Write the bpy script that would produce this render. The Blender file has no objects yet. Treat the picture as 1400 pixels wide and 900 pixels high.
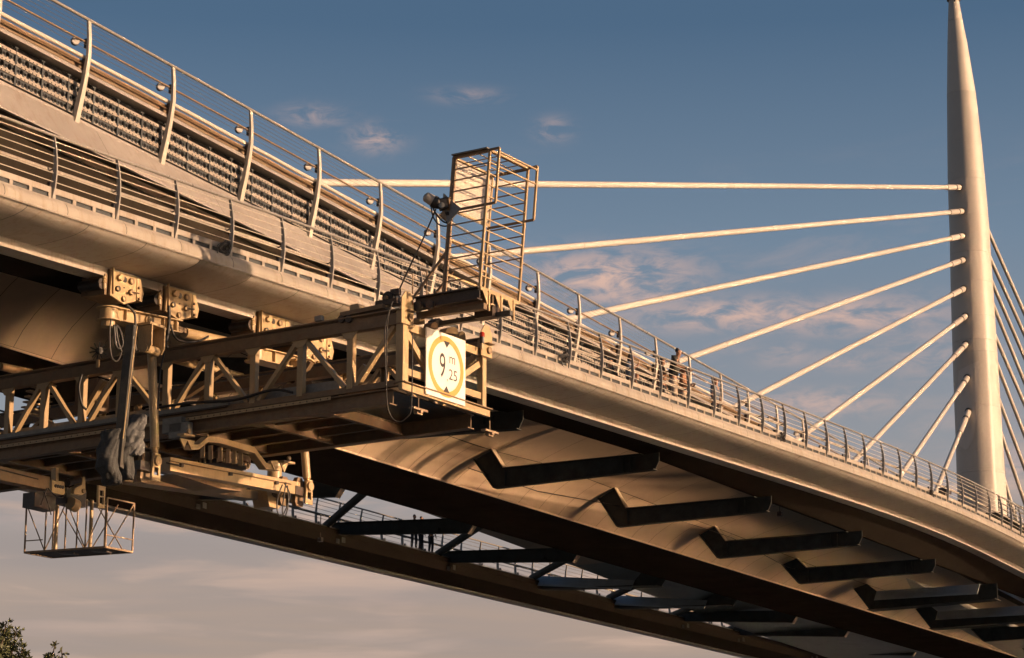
import bpy, bmesh, math, random
import numpy as np
from mathutils import Vector, Matrix, noise
random.seed(7)
rad = math.radians
sc = bpy.context.scene
col = sc.collection

# ------------------------------------------------------------------ camera
F_PX = 3200.0                       # focal length for a 1400 px wide picture
PITCH, AZ, CAMZ = rad(14.2), rad(29.5), 3.0
RIGHT = Vector((math.sin(AZ), -math.cos(AZ), 0))
FH = Vector((math.cos(AZ), math.sin(AZ), 0))
FWD = FH * math.cos(PITCH) + Vector((0, 0, math.sin(PITCH)))
UPV = -FH * math.sin(PITCH) + Vector((0, 0, math.cos(PITCH)))
CAM = Vector((0, 0, CAMZ))
cd = bpy.data.cameras.new('camera'); cam = bpy.data.objects.new('camera', cd); col.objects.link(cam)
cd.sensor_width = 36.0; cd.lens = F_PX / 1400 * 36; cd.clip_start = 0.5; cd.clip_end = 20000
m = Matrix((RIGHT, UPV, -FWD)).transposed().to_4x4(); m.translation = CAM
cam.matrix_world = m
sc.camera = cam

# ------------------------------------------------------------------ light
SUN_EL = rad(10.5)
BETA = rad(17)
sdir_h = RIGHT * math.cos(BETA) - FH * math.sin(BETA)      # towards the sun, horizontal
SUN = Vector((sdir_h.x * math.cos(SUN_EL), sdir_h.y * math.cos(SUN_EL), math.sin(SUN_EL)))
ld = bpy.data.lights.new('sun', 'SUN'); lo = bpy.data.objects.new('sun', ld); col.objects.link(lo)
ld.energy = 5.0; ld.angle = rad(0.6); ld.color = (1.0, 0.635, 0.385)
lo.rotation_euler = (-SUN).to_track_quat('-Z', 'Y').to_euler(); lo.location = (60, -60, 60)

w = bpy.data.worlds.new('World'); sc.world = w; w.use_nodes = True
nt = w.node_tree; nt.nodes.clear()
def N(t, **k):
    n = nt.nodes.new(t)
    for a, b in k.items(): setattr(n, a, b)
    return n
L = lambda a, b: nt.links.new(a, b)
def MA(op, a=None, b=None, clamp=False):
    n = N('ShaderNodeMath', operation=op, use_clamp=clamp)
    for i, v in enumerate((a, b)):
        if v is None: continue
        if isinstance(v, (int, float)): n.inputs[i].default_value = v
        else: L(v, n.inputs[i])
    return n.outputs[0]
sky = N('ShaderNodeTexSky'); sky.sky_type = 'NISHITA'; sky.sun_disc = False
sky.sun_elevation = SUN_EL; sky.sun_rotation = math.atan2(sdir_h.x, sdir_h.y)
sky.altitude = 30; sky.air_density = 1.2; sky.dust_density = 2.2; sky.ozone_density = 1.5
tc = N('ShaderNodeTexCoord'); sep = N('ShaderNodeSeparateXYZ'); L(tc.outputs['Generated'], sep.inputs[0])
elev = MA('MULTIPLY', MA('ARCSINE', sep.outputs[2]), 57.2958)         # degrees above the horizon
azim = MA('MULTIPLY', MA('ARCTAN2', sep.outputs[1], sep.outputs[0]), 57.2958)
def RAMP(fac, lo_, hi_, stops):
    mr = N('ShaderNodeMapRange'); mr.inputs[1].default_value = lo_; mr.inputs[2].default_value = hi_
    L(fac, mr.inputs[0]); r = N('ShaderNodeValToRGB'); L(mr.outputs[0], r.inputs[0])
    e = r.color_ramp.elements
    while len(e) < len(stops): e.new(0.5)
    for i, (p, c) in enumerate(stops): e[i].position = p; e[i].color = (c[0], c[1], c[2], 1)
    return r.outputs[0]
def s2l(r, g, b):
    f = lambda v: (v / 255 / 12.92) if v < 10 else ((v / 255 + .055) / 1.055) ** 2.4
    return (f(r), f(g), f(b))
SKYK = 0.10
# evening air all round the horizon: dusty rose low down, slate blue higher up
grad = RAMP(elev, 0, 60, [(0.0, s2l(194, 158, 132)), (0.12, s2l(187, 160, 145)), (0.19, s2l(154, 155, 162)),
                          (0.27, s2l(118, 138, 160)), (0.36, s2l(74, 103, 134)), (0.6, s2l(52, 82, 112)), (1.0, s2l(34, 58, 88))])
gs = N('ShaderNodeVectorMath', operation='SCALE'); L(grad, gs.inputs[0]); gs.inputs['Scale'].default_value = 1 / SKYK
mixs = N('ShaderNodeMix', data_type='RGBA'); mixs.inputs[0].default_value = 0.80
L(sky.outputs[0], mixs.inputs[6]); L(gs.outputs[0], mixs.inputs[7])
# thin clouds
cmb = N('ShaderNodeCombineXYZ'); L(MA('MULTIPLY', azim, 0.16), cmb.inputs[0]); L(MA('MULTIPLY', elev, 0.62), cmb.inputs[1])
n1 = N('ShaderNodeTexNoise'); n1.inputs['Scale'].default_value = 1.1; n1.inputs['Detail'].default_value = 7; n1.inputs['Roughness'].default_value = .6
n1.inputs['Distortion'].default_value = .4; L(cmb.outputs[0], n1.inputs[0])
cmb2 = N('ShaderNodeCombineXYZ'); L(MA('MULTIPLY', azim, 0.05), cmb2.inputs[0]); L(MA('MULTIPLY', elev, 0.55), cmb2.inputs[1])
n2 = N('ShaderNodeTexNoise'); n2.inputs['Scale'].default_value = 1.3; n2.inputs['Detail'].default_value = 5; n2.inputs['Distortion'].default_value = .3
L(cmb2.outputs[0], n2.inputs[0])
def SM(v, a, b):
    mr = N('ShaderNodeMapRange', interpolation_type='SMOOTHSTEP'); L(v, mr.inputs[0])
    mr.inputs[1].default_value = a; mr.inputs[2].default_value = b; return mr.outputs[0]
wisps = MA('MULTIPLY', SM(n1.outputs[0], .53, .74), MA('MULTIPLY', SM(elev, 19.5, 13.5), .85))
streak = MA('MULTIPLY', SM(n2.outputs[0], .40, .66), SM(elev, 12.5, 8.5))
# separate wisps standing where the photograph shows them
tot = None
for px_, py_, wx_, wy_, st_ in ((430, 158, 42, 13, .55), (512, 190, 34, 17, .75), (640, 131, 45, 10, .4), (757, 177, 24, 14, .6), (700, 362, 60, 22, .6), (830, 378, 115, 32, 1.25),
                                (860, 402, 90, 16, .95), (1000, 430, 150, 20, 1.1), (1170, 432, 120, 22, 1.05), (1120, 552, 95, 17, .8), (1075, 485, 40, 16, .5), (1265, 480, 60, 34, .5), (1160, 492, 60, 14, .5), (1400, 640, 60, 30, .7)):
    v_ = RIGHT * ((px_ - 700) / 3200) + FWD + UPV * ((450 - py_) / 3200); v_.normalize()
    az_, el_ = math.degrees(math.atan2(v_.y, v_.x)), math.degrees(math.asin(v_.z))
    k_ = 3200 / 57.3
    dx_ = MA('MULTIPLY', MA('SUBTRACT', azim, az_), k_ / wx_); dy_ = MA('MULTIPLY', MA('SUBTRACT', elev, el_), k_ / wy_)
    g_ = MA('MULTIPLY', MA('POWER', 2.718, MA('MULTIPLY', MA('ADD', MA('MULTIPLY', dx_, dx_), MA('MULTIPLY', dy_, dy_)), -1.0)), st_)
    tot = g_ if tot is None else MA('MAXIMUM', tot, g_)
cmb3 = N('ShaderNodeCombineXYZ'); L(MA('MULTIPLY', azim, 0.75), cmb3.inputs[0]); L(MA('MULTIPLY', elev, 2.0), cmb3.inputs[1])
n3 = N('ShaderNodeTexNoise'); n3.inputs['Scale'].default_value = 1.3; n3.inputs['Detail'].default_value = 8; n3.inputs['Roughness'].default_value = .62
n3.inputs['Distortion'].default_value = .5; L(cmb3.outputs[0], n3.inputs[0])
patch = MA('MULTIPLY', tot, SM(n3.outputs[0], .34, .64))
wisps = MA('MAXIMUM', MA('MULTIPLY', wisps, .35), patch)
mixc = N('ShaderNodeMix', data_type='RGBA'); L(MA('MULTIPLY', wisps, .85), mixc.inputs[0]); L(mixs.outputs[2], mixc.inputs[6])
c1 = s2l(216, 181, 166); mixc.inputs[7].default_value = (c1[0] / SKYK, c1[1] / SKYK, c1[2] / SKYK, 1)
cmb4 = N('ShaderNodeCombineXYZ'); L(MA('MULTIPLY', azim, 0.11), cmb4.inputs[0]); L(MA('MULTIPLY', elev, 0.95), cmb4.inputs[1]); cmb4.inputs[2].default_value = 7.3
n4 = N('ShaderNodeTexNoise'); n4.inputs['Scale'].default_value = 1.5; n4.inputs['Detail'].default_value = 7; n4.inputs['Distortion'].default_value = .35
L(cmb4.outputs[0], n4.inputs[0])
mixe = N('ShaderNodeMix', data_type='RGBA'); L(MA('MULTIPLY', MA('MULTIPLY', SM(n4.outputs[0], .50, .68), SM(elev, 13.0, 9.5)), .75), mixe.inputs[0]); L(mixc.outputs[2], mixe.inputs[6])
c3 = s2l(214, 182, 162); mixe.inputs[7].default_value = (c3[0] / SKYK, c3[1] / SKYK, c3[2] / SKYK, 1)
mixd = N('ShaderNodeMix', data_type='RGBA'); L(MA('MULTIPLY', streak, .6), mixd.inputs[0]); L(mixe.outputs[2], mixd.inputs[6])
c2 = s2l(155, 146, 143); mixd.inputs[7].default_value = (c2[0] / SKYK, c2[1] / SKYK, c2[2] / SKYK, 1)
bg = N('ShaderNodeBackground'); bg.inputs[1].default_value = SKYK / 1.41; L(mixd.outputs[2], bg.inputs[0])
wo = N('ShaderNodeOutputWorld'); L(bg.outputs[0], wo.inputs[0])

vs = sc.view_settings; vs.view_transform = 'Standard'; vs.look = 'None'; vs.gamma = 1; vs.exposure = 0.5; vs.use_curve_mapping = False
try:
    sc.cycles.caustics_reflective = True; sc.cycles.blur_glossy = 0.0
    sc.cycles.max_bounces = 8; sc.cycles.diffuse_bounces = 4; sc.cycles.sample_clamp_indirect = 0
except Exception: pass

# ------------------------------------------------------------------ pixel -> place helpers (survey of the photograph)
def ray(px, py):
    return RIGHT * ((px - 700) / F_PX) + FWD + UPV * ((450 - py) / F_PX)
def P(px, py, Y=None, X=None, Z=None, d=None):
    v = ray(px, py)
    if Y is not None: return CAM + v * (Y / v.y)
    if X is not None: return CAM + v * (X / v.x)
    if Z is not None: return CAM + v * ((Z - CAMZ) / v.z)
    return CAM + v * d

# ------------------------------------------------------------------ materials
def mat(name, base, rough=.5, metal=0, var=.12, scale=3.0, bump=.02, streak=0, dirt=None, spec=.5, dscale=1.2, damt=.5, objvar=.05):
    mt = bpy.data.materials.new(name); mt.use_nodes = True
    t = mt.node_tree; b = t.nodes['Principled BSDF']
    b.inputs['Roughness'].default_value = rough; b.inputs['Metallic'].default_value = metal
    b.inputs['Specular IOR Level'].default_value = spec
    g = t.nodes.new('ShaderNodeNewGeometry')
    mp = t.nodes.new('ShaderNodeMapping'); t.links.new(g.outputs['Position'], mp.inputs[0])
    nz = t.nodes.new('ShaderNodeTexNoise'); nz.inputs['Scale'].default_value = scale; nz.inputs['Detail'].default_value = 6
    nz.inputs['Roughness'].default_value = .65
    t.links.new(mp.outputs[0], nz.inputs[0])
    r = t.nodes.new('ShaderNodeValToRGB'); e = r.color_ramp.elements
    e[0].position = .3; e[1].position = .7
    e[0].color = tuple(c * (1 - var) for c in base) + (1,); e[1].color = tuple(min(1, c * (1 + var)) for c in base) + (1,)
    t.links.new(nz.outputs[0], r.inputs[0]); out = r.outputs[0]
    if dirt:
        n2_ = t.nodes.new('ShaderNodeTexNoise'); n2_.inputs['Scale'].default_value = dscale; n2_.inputs['Detail'].default_value = 8
        n2_.inputs['Roughness'].default_value = .7
        mp2 = t.nodes.new('ShaderNodeMapping'); t.links.new(g.outputs['Position'], mp2.inputs[0])
        if streak: mp2.inputs['Scale'].default_value = (5.0, 3.0, .5)
        t.links.new(mp2.outputs[0], n2_.inputs[0])
        mr = t.nodes.new('ShaderNodeMapRange'); mr.inputs[1].default_value = .5; mr.inputs[2].default_value = .75
        mr.inputs[4].default_value = damt
        t.links.new(n2_.outputs[0], mr.inputs[0])
        mx = t.nodes.new('ShaderNodeMix'); mx.data_type = 'RGBA'; t.links.new(mr.outputs[0], mx.inputs[0])
        t.links.new(out, mx.inputs[6]); mx.inputs[7].default_value = tuple(dirt) + (1,); out = mx.outputs[2]
    oi = t.nodes.new('ShaderNodeObjectInfo'); hv = t.nodes.new('ShaderNodeHueSaturation')
    mo = t.nodes.new('ShaderNodeMapRange'); mo.inputs[3].default_value = 1 - objvar; mo.inputs[4].default_value = 1 + objvar
    t.links.new(oi.outputs['Random'], mo.inputs[0]); t.links.new(mo.outputs[0], hv.inputs['Value']); t.links.new(out, hv.inputs['Color'])
    t.links.new(hv.outputs[0], b.inputs['Base Color'])
    mr2 = t.nodes.new('ShaderNodeMapRange'); mr2.inputs[3].default_value = max(.03, rough - .12); mr2.inputs[4].default_value = min(1, rough + .12)
    t.links.new(nz.outputs[0], mr2.inputs[0]); t.links.new(mr2.outputs[0], b.inputs['Roughness'])
    if bump:
        n3 = t.nodes.new('ShaderNodeTexNoise'); n3.inputs['Scale'].default_value = scale * 5; n3.inputs['Detail'].default_value = 4
        t.links.new(g.outputs['Position'], n3.inputs[0])
        bp = t.nodes.new('ShaderNodeBump'); bp.inputs['Strength'].default_value = .35; bp.inputs['Distance'].default_value = bump
        t.links.new(n3.outputs[0], bp.inputs['Height']); t.links.new(bp.outputs[0], b.inputs['Normal'])
    return mt
RUST = (.20, .085, .035)
M = dict(
    hull=mat('hull_paint', (0.316, 0.282, 0.237), .52, spec=.22, var=.10, scale=1.1, bump=.006, streak=1, dirt=(.20, .135, .08), dscale=1.3, damt=.75),
    soffit=mat('soffit_paint', (.40, .305, .21), .5, var=.10, scale=.8, bump=.004, streak=1, dirt=(.34, .27, .19), dscale=.9, damt=.5),
    fascia=mat('fascia_paint', (0.266, 0.240, 0.214), .5, var=.10, scale=1.0, bump=.006, streak=1, dirt=(.19, .125, .08), dscale=1.1, damt=.6),
    white=mat('white_steel', (0.464, 0.421, 0.351), .38, var=.06, scale=2.5, bump=.004, dirt=(.40, .32, .22), dscale=2.5, damt=.35),
    cable=mat('cable_sheath', (0.482, 0.441, 0.386), .4, var=.03, scale=.5, bump=0),
    pylon=mat('pylon_paint', (0.460, 0.419, 0.359), .5, var=.06, scale=.25, bump=.0, streak=1, dirt=(.48, .42, .34), dscale=.5, damt=.35),
    steel=mat('dark_steel', (.058, .062, .058), .7, spec=.05, var=.25, scale=2.0, bump=.006, dirt=(.09, .06, .04), damt=.5),
    band=mat('edge_girder_shade', (.021, .018, .0145), .9, spec=0.0, var=.1, scale=.8, bump=0),  # near-black: shade under the walkway edge put into the colour
    under=mat('cantilever_shade', (.085, .070, .052), .9, spec=0.0, var=.1, scale=.8, bump=0),  # darkened so the cantilever underside carries its shade as colour
    boxbot=mat('box_bottom_shade', (.026, .0215, .0165), .95, spec=0.0, var=.2, scale=.7, bump=.004),  # unlit look of the box bottom painted in as near-black
    rail=mat('stainless_rail', (0.345, 0.318, 0.279), .3, metal=.35, var=.08, scale=6, bump=0),
    plate=mat('bracket_side_paint', (.36, .40, .42), .6, var=.12, scale=2, bump=0),
    post=mat('post_paint', (0.270, 0.257, 0.234), .45, var=.1, scale=5, bump=0),
    wire=mat('steel_wire', (.26, .24, .22), .4, metal=.6, var=.1, scale=6, bump=0),
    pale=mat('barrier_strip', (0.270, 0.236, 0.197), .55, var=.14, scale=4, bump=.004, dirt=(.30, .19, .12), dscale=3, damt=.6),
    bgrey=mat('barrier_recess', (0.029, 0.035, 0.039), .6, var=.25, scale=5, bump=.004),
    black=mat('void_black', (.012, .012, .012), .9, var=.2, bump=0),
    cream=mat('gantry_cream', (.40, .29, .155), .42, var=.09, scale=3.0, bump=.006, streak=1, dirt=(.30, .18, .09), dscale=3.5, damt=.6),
    creamd=mat('gantry_shaded_worn', (.19, .128, .070), .55, var=.2, scale=4, bump=.008, dirt=RUST, dscale=3, damt=.7),  # shaded copy of the cream, shade mixed into the tone, plus rust
    grey=mat('galvanised_grey', (.22, .22, .20), .5, metal=.3, var=.2, scale=5, bump=.004, dirt=(.10, .08, .06), damt=.5),
    dkmetal=mat('dark_machine', (.05, .045, .04), .45, metal=.3, var=.3, scale=8, bump=.004, dirt=RUST, damt=.5),
    rusty=mat('rusty_steel', (0.270, 0.188, 0.112), .6, var=.25, scale=9, bump=.006, dirt=RUST, dscale=5, damt=.8),
    rubber=mat('black_rubber', (.018, .017, .016), .5, var=.2, bump=0),
    mast=mat('mast_shaded', (.060, .058, .050), .55, var=.3, scale=5, bump=.006, dirt=(.12, .09, .06), damt=.5),  # tone darkened to stand in for shade on the mast
    tarpd=mat('dark_tarpaulin', (0.040, 0.042, 0.040), .8, var=.3, scale=3, bump=.03),
    tarp=mat('grey_tarpaulin', (0.092, 0.094, 0.092), .75, var=.25, scale=3, bump=.03, dirt=(.10, .09, .08), damt=.5),
    meshp=mat('mesh_panel', (0.450, 0.390, 0.315), .6, var=.12, scale=9, bump=.004),
    swhite=mat('sign_white', (0.722, 0.672, 0.605), .35, var=.03, bump=0),
    syellow=mat('sign_yellow', (0.518, 0.310, 0.072), .4, var=.04, bump=0),
    sblack=mat('sign_black', (.035, .03, .028), .4, var=.1, bump=0),
    red=mat('red_lens', (0.325, 0.025, 0.010), .2, var=.1, bump=0),
    glass=mat('lamp_glass', (.55, .52, .48), .15, var=.05, bump=0),
    skin=mat('skin', (0.336, 0.176, 0.104), .5, var=.08, scale=8, bump=0),
    hair=mat('hair', (.015, .012, .010), .6, var=.2, bump=0),
    shirtd=mat('dark_shirt', (0.030, 0.030, 0.025), .85, var=.2, scale=10, bump=.01),
    shirtb=mat('blue_shirt', (.10, .13, .18), .85, var=.2, scale=10, bump=.01),
    shirtr=mat('brown_shirt', (.26, .13, .07), .85, var=.2, scale=10, bump=.01),
    trousp=mat('pale_trousers', (0.442, 0.357, 0.272), .85, var=.15, scale=10, bump=.01),
    trousd=mat('dark_trousers', (.045, .045, .05), .85, var=.2, scale=10, bump=.01),
    leaf=mat('leaf', (.075, .085, .030), .6, var=.45, scale=6, bump=0),
    bark=mat('bark', (.10, .07, .045), .9, var=.3, scale=9, bump=.02),
    land=mat('hillside', (.075, .07, .05), .9, var=.4, scale=.01, bump=0, dirt=(.13, .11, .09), dscale=.02, damt=.6),
    quay=mat('quay_stone', (.28, .25, .21), .85, var=.25, scale=1.5, bump=.02, dirt=(.14, .12, .10), damt=.6),
)
def water_mat():
    mt = bpy.data.materials.new('water'); mt.use_nodes = True; t = mt.node_tree; b = t.nodes['Principled BSDF']
    b.inputs['Base Color'].default_value = (.035, .045, .045, 1); b.inputs['Roughness'].default_value = .17; b.inputs['IOR'].default_value = 1.333; b.inputs['Specular IOR Level'].default_value = .5
    g = t.nodes.new('ShaderNodeNewGeometry'); nz = t.nodes.new('ShaderNodeTexNoise'); nz.inputs['Scale'].default_value = .35; nz.inputs['Detail'].default_value = 3
    t.links.new(g.outputs['Position'], nz.inputs[0]); bp = t.nodes.new('ShaderNodeBump'); bp.inputs['Strength'].default_value = .06; bp.inputs['Distance'].default_value = .25
    t.links.new(nz.outputs[0], bp.inputs['Height']); t.links.new(bp.outputs[0], b.inputs['Normal'])
    return mt
M['water'] = water_mat()

# ------------------------------------------------------------------ mesh helpers
def frame(axis, up=Vector((0, 0, 1))):
    a = axis.normalized()
    s = a.cross(up)
    if s.length < 1e-4: s = a.cross(Vector((1, 0, 0)))
    s.normalize(); return a, s, s.cross(a).normalized()
class MB:
    def __init__(s): s.v = []; s.f = []; s.mi = []
    def add(s, vs, fs, mi=0):
        o = len(s.v); s.v += [Vector(q) for q in vs]; s.f += [tuple(i + o for i in f) for f in fs]; s.mi += [mi] * len(fs); return s
    def hexa(s, q, mi=0):
        return s.add(q, [(0, 3, 2, 1), (4, 5, 6, 7), (0, 1, 5, 4), (1, 2, 6, 5), (2, 3, 7, 6), (3, 0, 4, 7)], mi)
    def box(s, x0, x1, y0, y1, z0, z1, mi=0):
        return s.hexa([(x0, y0, z0), (x1, y0, z0), (x1, y1, z0), (x0, y1, z0), (x0, y0, z1), (x1, y0, z1), (x1, y1, z1), (x0, y1, z1)], mi)
    def bar(s, p0, p1, w_, h_, up=Vector((0, 0, 1)), mi=0):
        p0, p1 = Vector(p0), Vector(p1); a, sd, u = frame(p1 - p0, up)
        sd = sd * w_ / 2; u = u * h_ / 2
        return s.hexa([p0 - sd - u, p1 - sd - u, p1 + sd - u, p0 + sd - u, p0 - sd + u, p1 - sd + u, p1 + sd + u, p0 + sd + u], mi)
    def ibeam(s, p0, p1, w_, h_, t=.02, up=Vector((0, 0, 1)), mi=0):
        p0, p1 = Vector(p0), Vector(p1); a, sd, u = frame(p1 - p0, up)
        s.bar(p0 + u * (h_ / 2 - t / 2), p1 + u * (h_ / 2 - t / 2), w_, t, up, mi)
        s.bar(p0 - u * (h_ / 2 - t / 2), p1 - u * (h_ / 2 - t / 2), w_, t, up, mi)
        return s.bar(p0, p1, t, h_ - 2 * t - .002, up, mi)
    def tube(s, pts, r, n=8, caps=True, mi=0):
        pts = [Vector(p) for p in pts]; o = len(s.v); k = len(pts)
        rs = r if isinstance(r, (list, tuple)) else [r] * k
        prev = None
        for i, p in enumerate(pts):
            t = (pts[min(i + 1, k - 1)] - pts[max(i - 1, 0)])
            a, sd, u = frame(t, prev if prev is not None else Vector((0, 0, 1)))
            prev = u
            for j in range(n):
                th = 2 * math.pi * j / n; s.v.append(p + (sd * math.cos(th) + u * math.sin(th)) * rs[i])
        for i in range(k - 1):
            for j in range(n):
                q = (j + 1) % n; s.f.append((o + i * n + j, o + i * n + q, o + (i + 1) * n + q, o + (i + 1) * n + j)); s.mi.append(mi)
        if caps:
            s.f.append(tuple(o + j for j in range(n))[::-1]); s.mi.append(mi)
            s.f.append(tuple(o + (k - 1) * n + j for j in range(n))); s.mi.append(mi)
        return s
    def prism(s, poly, ext, mi=0):
        poly = [Vector(p) for p in poly]; ext = Vector(ext); n = len(poly)
        s.add(poly + [p + ext for p in poly], [tuple(range(n))[::-1], tuple(range(n, 2 * n))] + [(i, (i + 1) % n, n + (i + 1) % n, n + i) for i in range(n)], mi)
        return s
    def disc(s, c, nrm, r, t, n=12, mi=0):
        nrm = Vector(nrm).normalized(); return s.tube([Vector(c), Vector(c) + nrm * t], r, n, True, mi)
    def sweep(s, rows, mi=0, closed=False):
        o = len(s.v); k = len(rows[0])
        for r_ in rows: s.v += [Vector(p) for p in r_]
        kk = k if closed else k - 1
        for i in range(len(rows) - 1):
            for j in range(kk):
                q = (j + 1) % k
                s.f.append((o + i * k + j, o + (i + 1) * k + j, o + (i + 1) * k + q, o + i * k + q)); s.mi.append(mi)
        if closed:
            s.f.append(tuple(o + j for j in range(k))); s.mi.append(mi)
            s.f.append(tuple(o + (len(rows) - 1) * k + j for j in range(k))[::-1]); s.mi.append(mi)
        return s
    def build(s, name, mats, parent=None, smooth=False, auto=None):
        if not isinstance(mats, (list, tuple)): mats = [mats]
        lo_ = Vector([min(v[i] for v in s.v) for i in range(3)]); hi_ = Vector([max(v[i] for v in s.v) for i in range(3)])
        c = (lo_ + hi_) / 2
        me = bpy.data.meshes.new(name); me.from_pydata([v - c for v in s.v], [], s.f)
        for mm in mats: me.materials.append(mm)
        me.polygons.foreach_set('material_index', s.mi)
        bm = bmesh.new(); bm.from_mesh(me); bmesh.ops.recalc_face_normals(bm, faces=bm.faces); bm.to_mesh(me); bm.free()
        if smooth: me.polygons.foreach_set('use_smooth', [True] * len(me.polygons))
        if smooth and auto:
            try: me.set_sharp_from_angle(angle=rad(auto))
            except Exception: pass
        me.update()
        o = bpy.data.objects.new(name, me); col.objects.link(o)
        place(o, c, parent); return o
def wloc(o):
    v = Vector(o.location)
    while o.parent: o = o.parent; v += Vector(o.location)
    return v
def place(o, c, parent=None):
    if parent: o.parent = parent; o.location = Vector(c) - wloc(parent)
    else: o.location = c
def thing(name, label, cat, loc, group=None):
    o = bpy.data.objects.new(name, None); o.empty_display_size = .3; col.objects.link(o); o.location = loc
    o['label'] = label; o['category'] = cat
    if group: o['group'] = group
    return o
def tag(o, label, cat, group=None):
    o['label'] = label; o['category'] = cat
    if group: o['group'] = group
    return o
def inst(src, c, parent, name=None, rot=None):
    o = src.copy(); col.objects.link(o); o.parent = None; place(o, c, parent)
    if rot: o.rotation_euler = rot
    return o
def hole_cell(mb, x0, x1, z0, z1, y, r, mi=0, n=8, sq=False):
    cx, cz = (x0 + x1) / 2, (z0 + z1) / 2
    if r <= 0: return mb.add([(x0, y, z0), (x1, y, z0), (x1, y, z1), (x0, y, z1)], [(0, 1, 2, 3)], mi)
    out = [(x1, cz), (x1, z1), (cx, z1), (x0, z1), (x0, cz), (x0, z0), (cx, z0), (x1, z0)]
    inn = []
    for k in range(8):
        th = math.pi / 4 * k
        if sq and k % 2: inn.append((cx + r * math.copysign(1, math.cos(th)), cz + r * math.copysign(1, math.sin(th))))
        else: inn.append((cx + r * math.cos(th), cz + r * math.sin(th)))
    vs_ = [(a, y, b) for a, b in out] + [(a, y, b) for a, b in inn]
    return mb.add(vs_, [(k, (k + 1) % 8, 8 + (k + 1) % 8, 8 + k) for k in range(8)], mi)
# ================================================================== survey lines of the bridge
YN, YF, YC = 33.0, 37.3, 46.0
def curve(pts, Y, deg, lo_x, hi_x):
    q = [P(a, b, Y=Y) for a, b in pts]; xs = np.array([v.x for v in q]); zs = np.array([v.z for v in q])
    c = np.polyfit(xs - 70, zs, deg); d = np.polyder(c)
    a0, b0 = xs.min(), xs.max()
    def f(x):
        if x < a0: return float(np.polyval(c, a0 - 70) + np.polyval(d, a0 - 70) * (x - a0))
        if x > b0: return float(np.polyval(c, b0 - 70) + np.polyval(d, b0 - 70) * (x - b0))
        return float(np.polyval(c, x - 70))
    return f, xs, zs
FOOT = [(71,272),(158,301),(384,374),(451,395.5),(515,411),(682,472),(731,488),(821,518),(863,532),(902,545.5),(940,558),(975.5,571),
        (1009.5,583),(1041.5,595.5),(1101.5,615.5),(1129.5,625.5),(1156,634.5),(1181.5,644.5),(1206.7,652.7),(1230,660.5),(1252,669),
        (1273,679),(1295,687),(1315,695.5),(1334,704),(1352.5,713),(1369,721),(1382,727.5),(1395,734.5)]
zf, fxs, fzs = curve(FOOT, YN, 6, 0, 0)
TOPS = [(122,27),(237,92),(343,150),(436,203),(520,250),(598,293),(735,371),(791,402),(847,434),(896,461),(942,489),(985,511),(1022,534),
        (1061,552.5),(1097,572.5),(1131,592),(1159,612),(1186,625.5),(1212,640)]
zt, txs, tzs = curve(TOPS, YF, 4, 0, 0)
print('zf fit err', max(abs(zf(x) - z) for x, z in zip(fxs, fzs)), 'X', fxs[0], fxs[-1])
print('zt fit err', max(abs(zt(x) - z) for x, z in zip(txs, tzs)), 'X', txs[0], txs[-1])
for x in (30, 45, 60, 75, 90, 105, 120): print(x, round(zf(x), 2), round(zt(x), 2))
ZB = 15.7 + CAMZ                     # underside of the box girder
XA, XB = 20.0, 152.0

# ================================================================== setting
S = MB()
S.add([(-4000, -6000, 0), (9000, -6000, 0), (9000, 9000, 0), (-4000, 9000, 0)], [(0, 1, 2, 3)])
o = S.build('water', M['water']); o['kind'] = 'structure'
q_ = MB(); q_.box(-70, 36, -16, 31, -1.0, 1.25)
o = q_.build('quay', M['quay']); o['kind'] = 'structure'

hm = MB(); rows = []; rr_ = random.Random(2)
for k in range(97):
    th = 2 * math.pi * k / 96; h_ = 170 + 90 * noise.noise(Vector((math.cos(th) * 2.2, math.sin(th) * 2.2, .5)))
    rows.append([(math.cos(th) * r0, math.sin(th) * r0, z0 * h_ / 170) for r0, z0 in ((2300, -1), (2500, 14), (3000, 90), (3500, 165), (4200, 190), (5200, 120))])
rows[-1] = rows[0]
o = hm.sweep(rows).build('sky_block_hills', M['land'], smooth=True); o['kind'] = 'structure'  # ring of hills out of view, added to block low sky light
# ================================================================== bridge deck
bridge = thing('bridge_deck', 'long pale steel bridge deck with rolled walkway edges and dark box underside', 'bridge', (70, YC, ZB))
NSEC = [(33.03, .0), (32.93, -.012), (32.83, -.055), (32.755, -.13), (32.71, -.22), (32.695, -.31), (32.715, -.40)]
NBEL = [(32.722, -.405), (32.785, -.470), (32.905, -.530), (33.12, -.590), (33.42, -.634), (33.82, -.666), (34.3, -.68)]
def zfar(x): return 15.62 + CAMZ + .68
def strip_panels(sec, zfun, name, mt, mirror=False, step=4.04, x0=None, gap=.02, th=.018, off=0):
    x = XA if x0 is None else x0
    while x < XB:
        rows = []
        for k in range(5):
            xx = x + gap / 2 + (step - gap) * k / 4; z = zfun(xx)
            outer = [((2 * YC - y) if mirror else y, z + dz) for y, dz in sec]
            rows.append([(xx, y, zz) for y, zz in outer])
        mb = MB().sweep(rows)
        mb.build(name, mt, bridge, smooth=True)
        x += step
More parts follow.
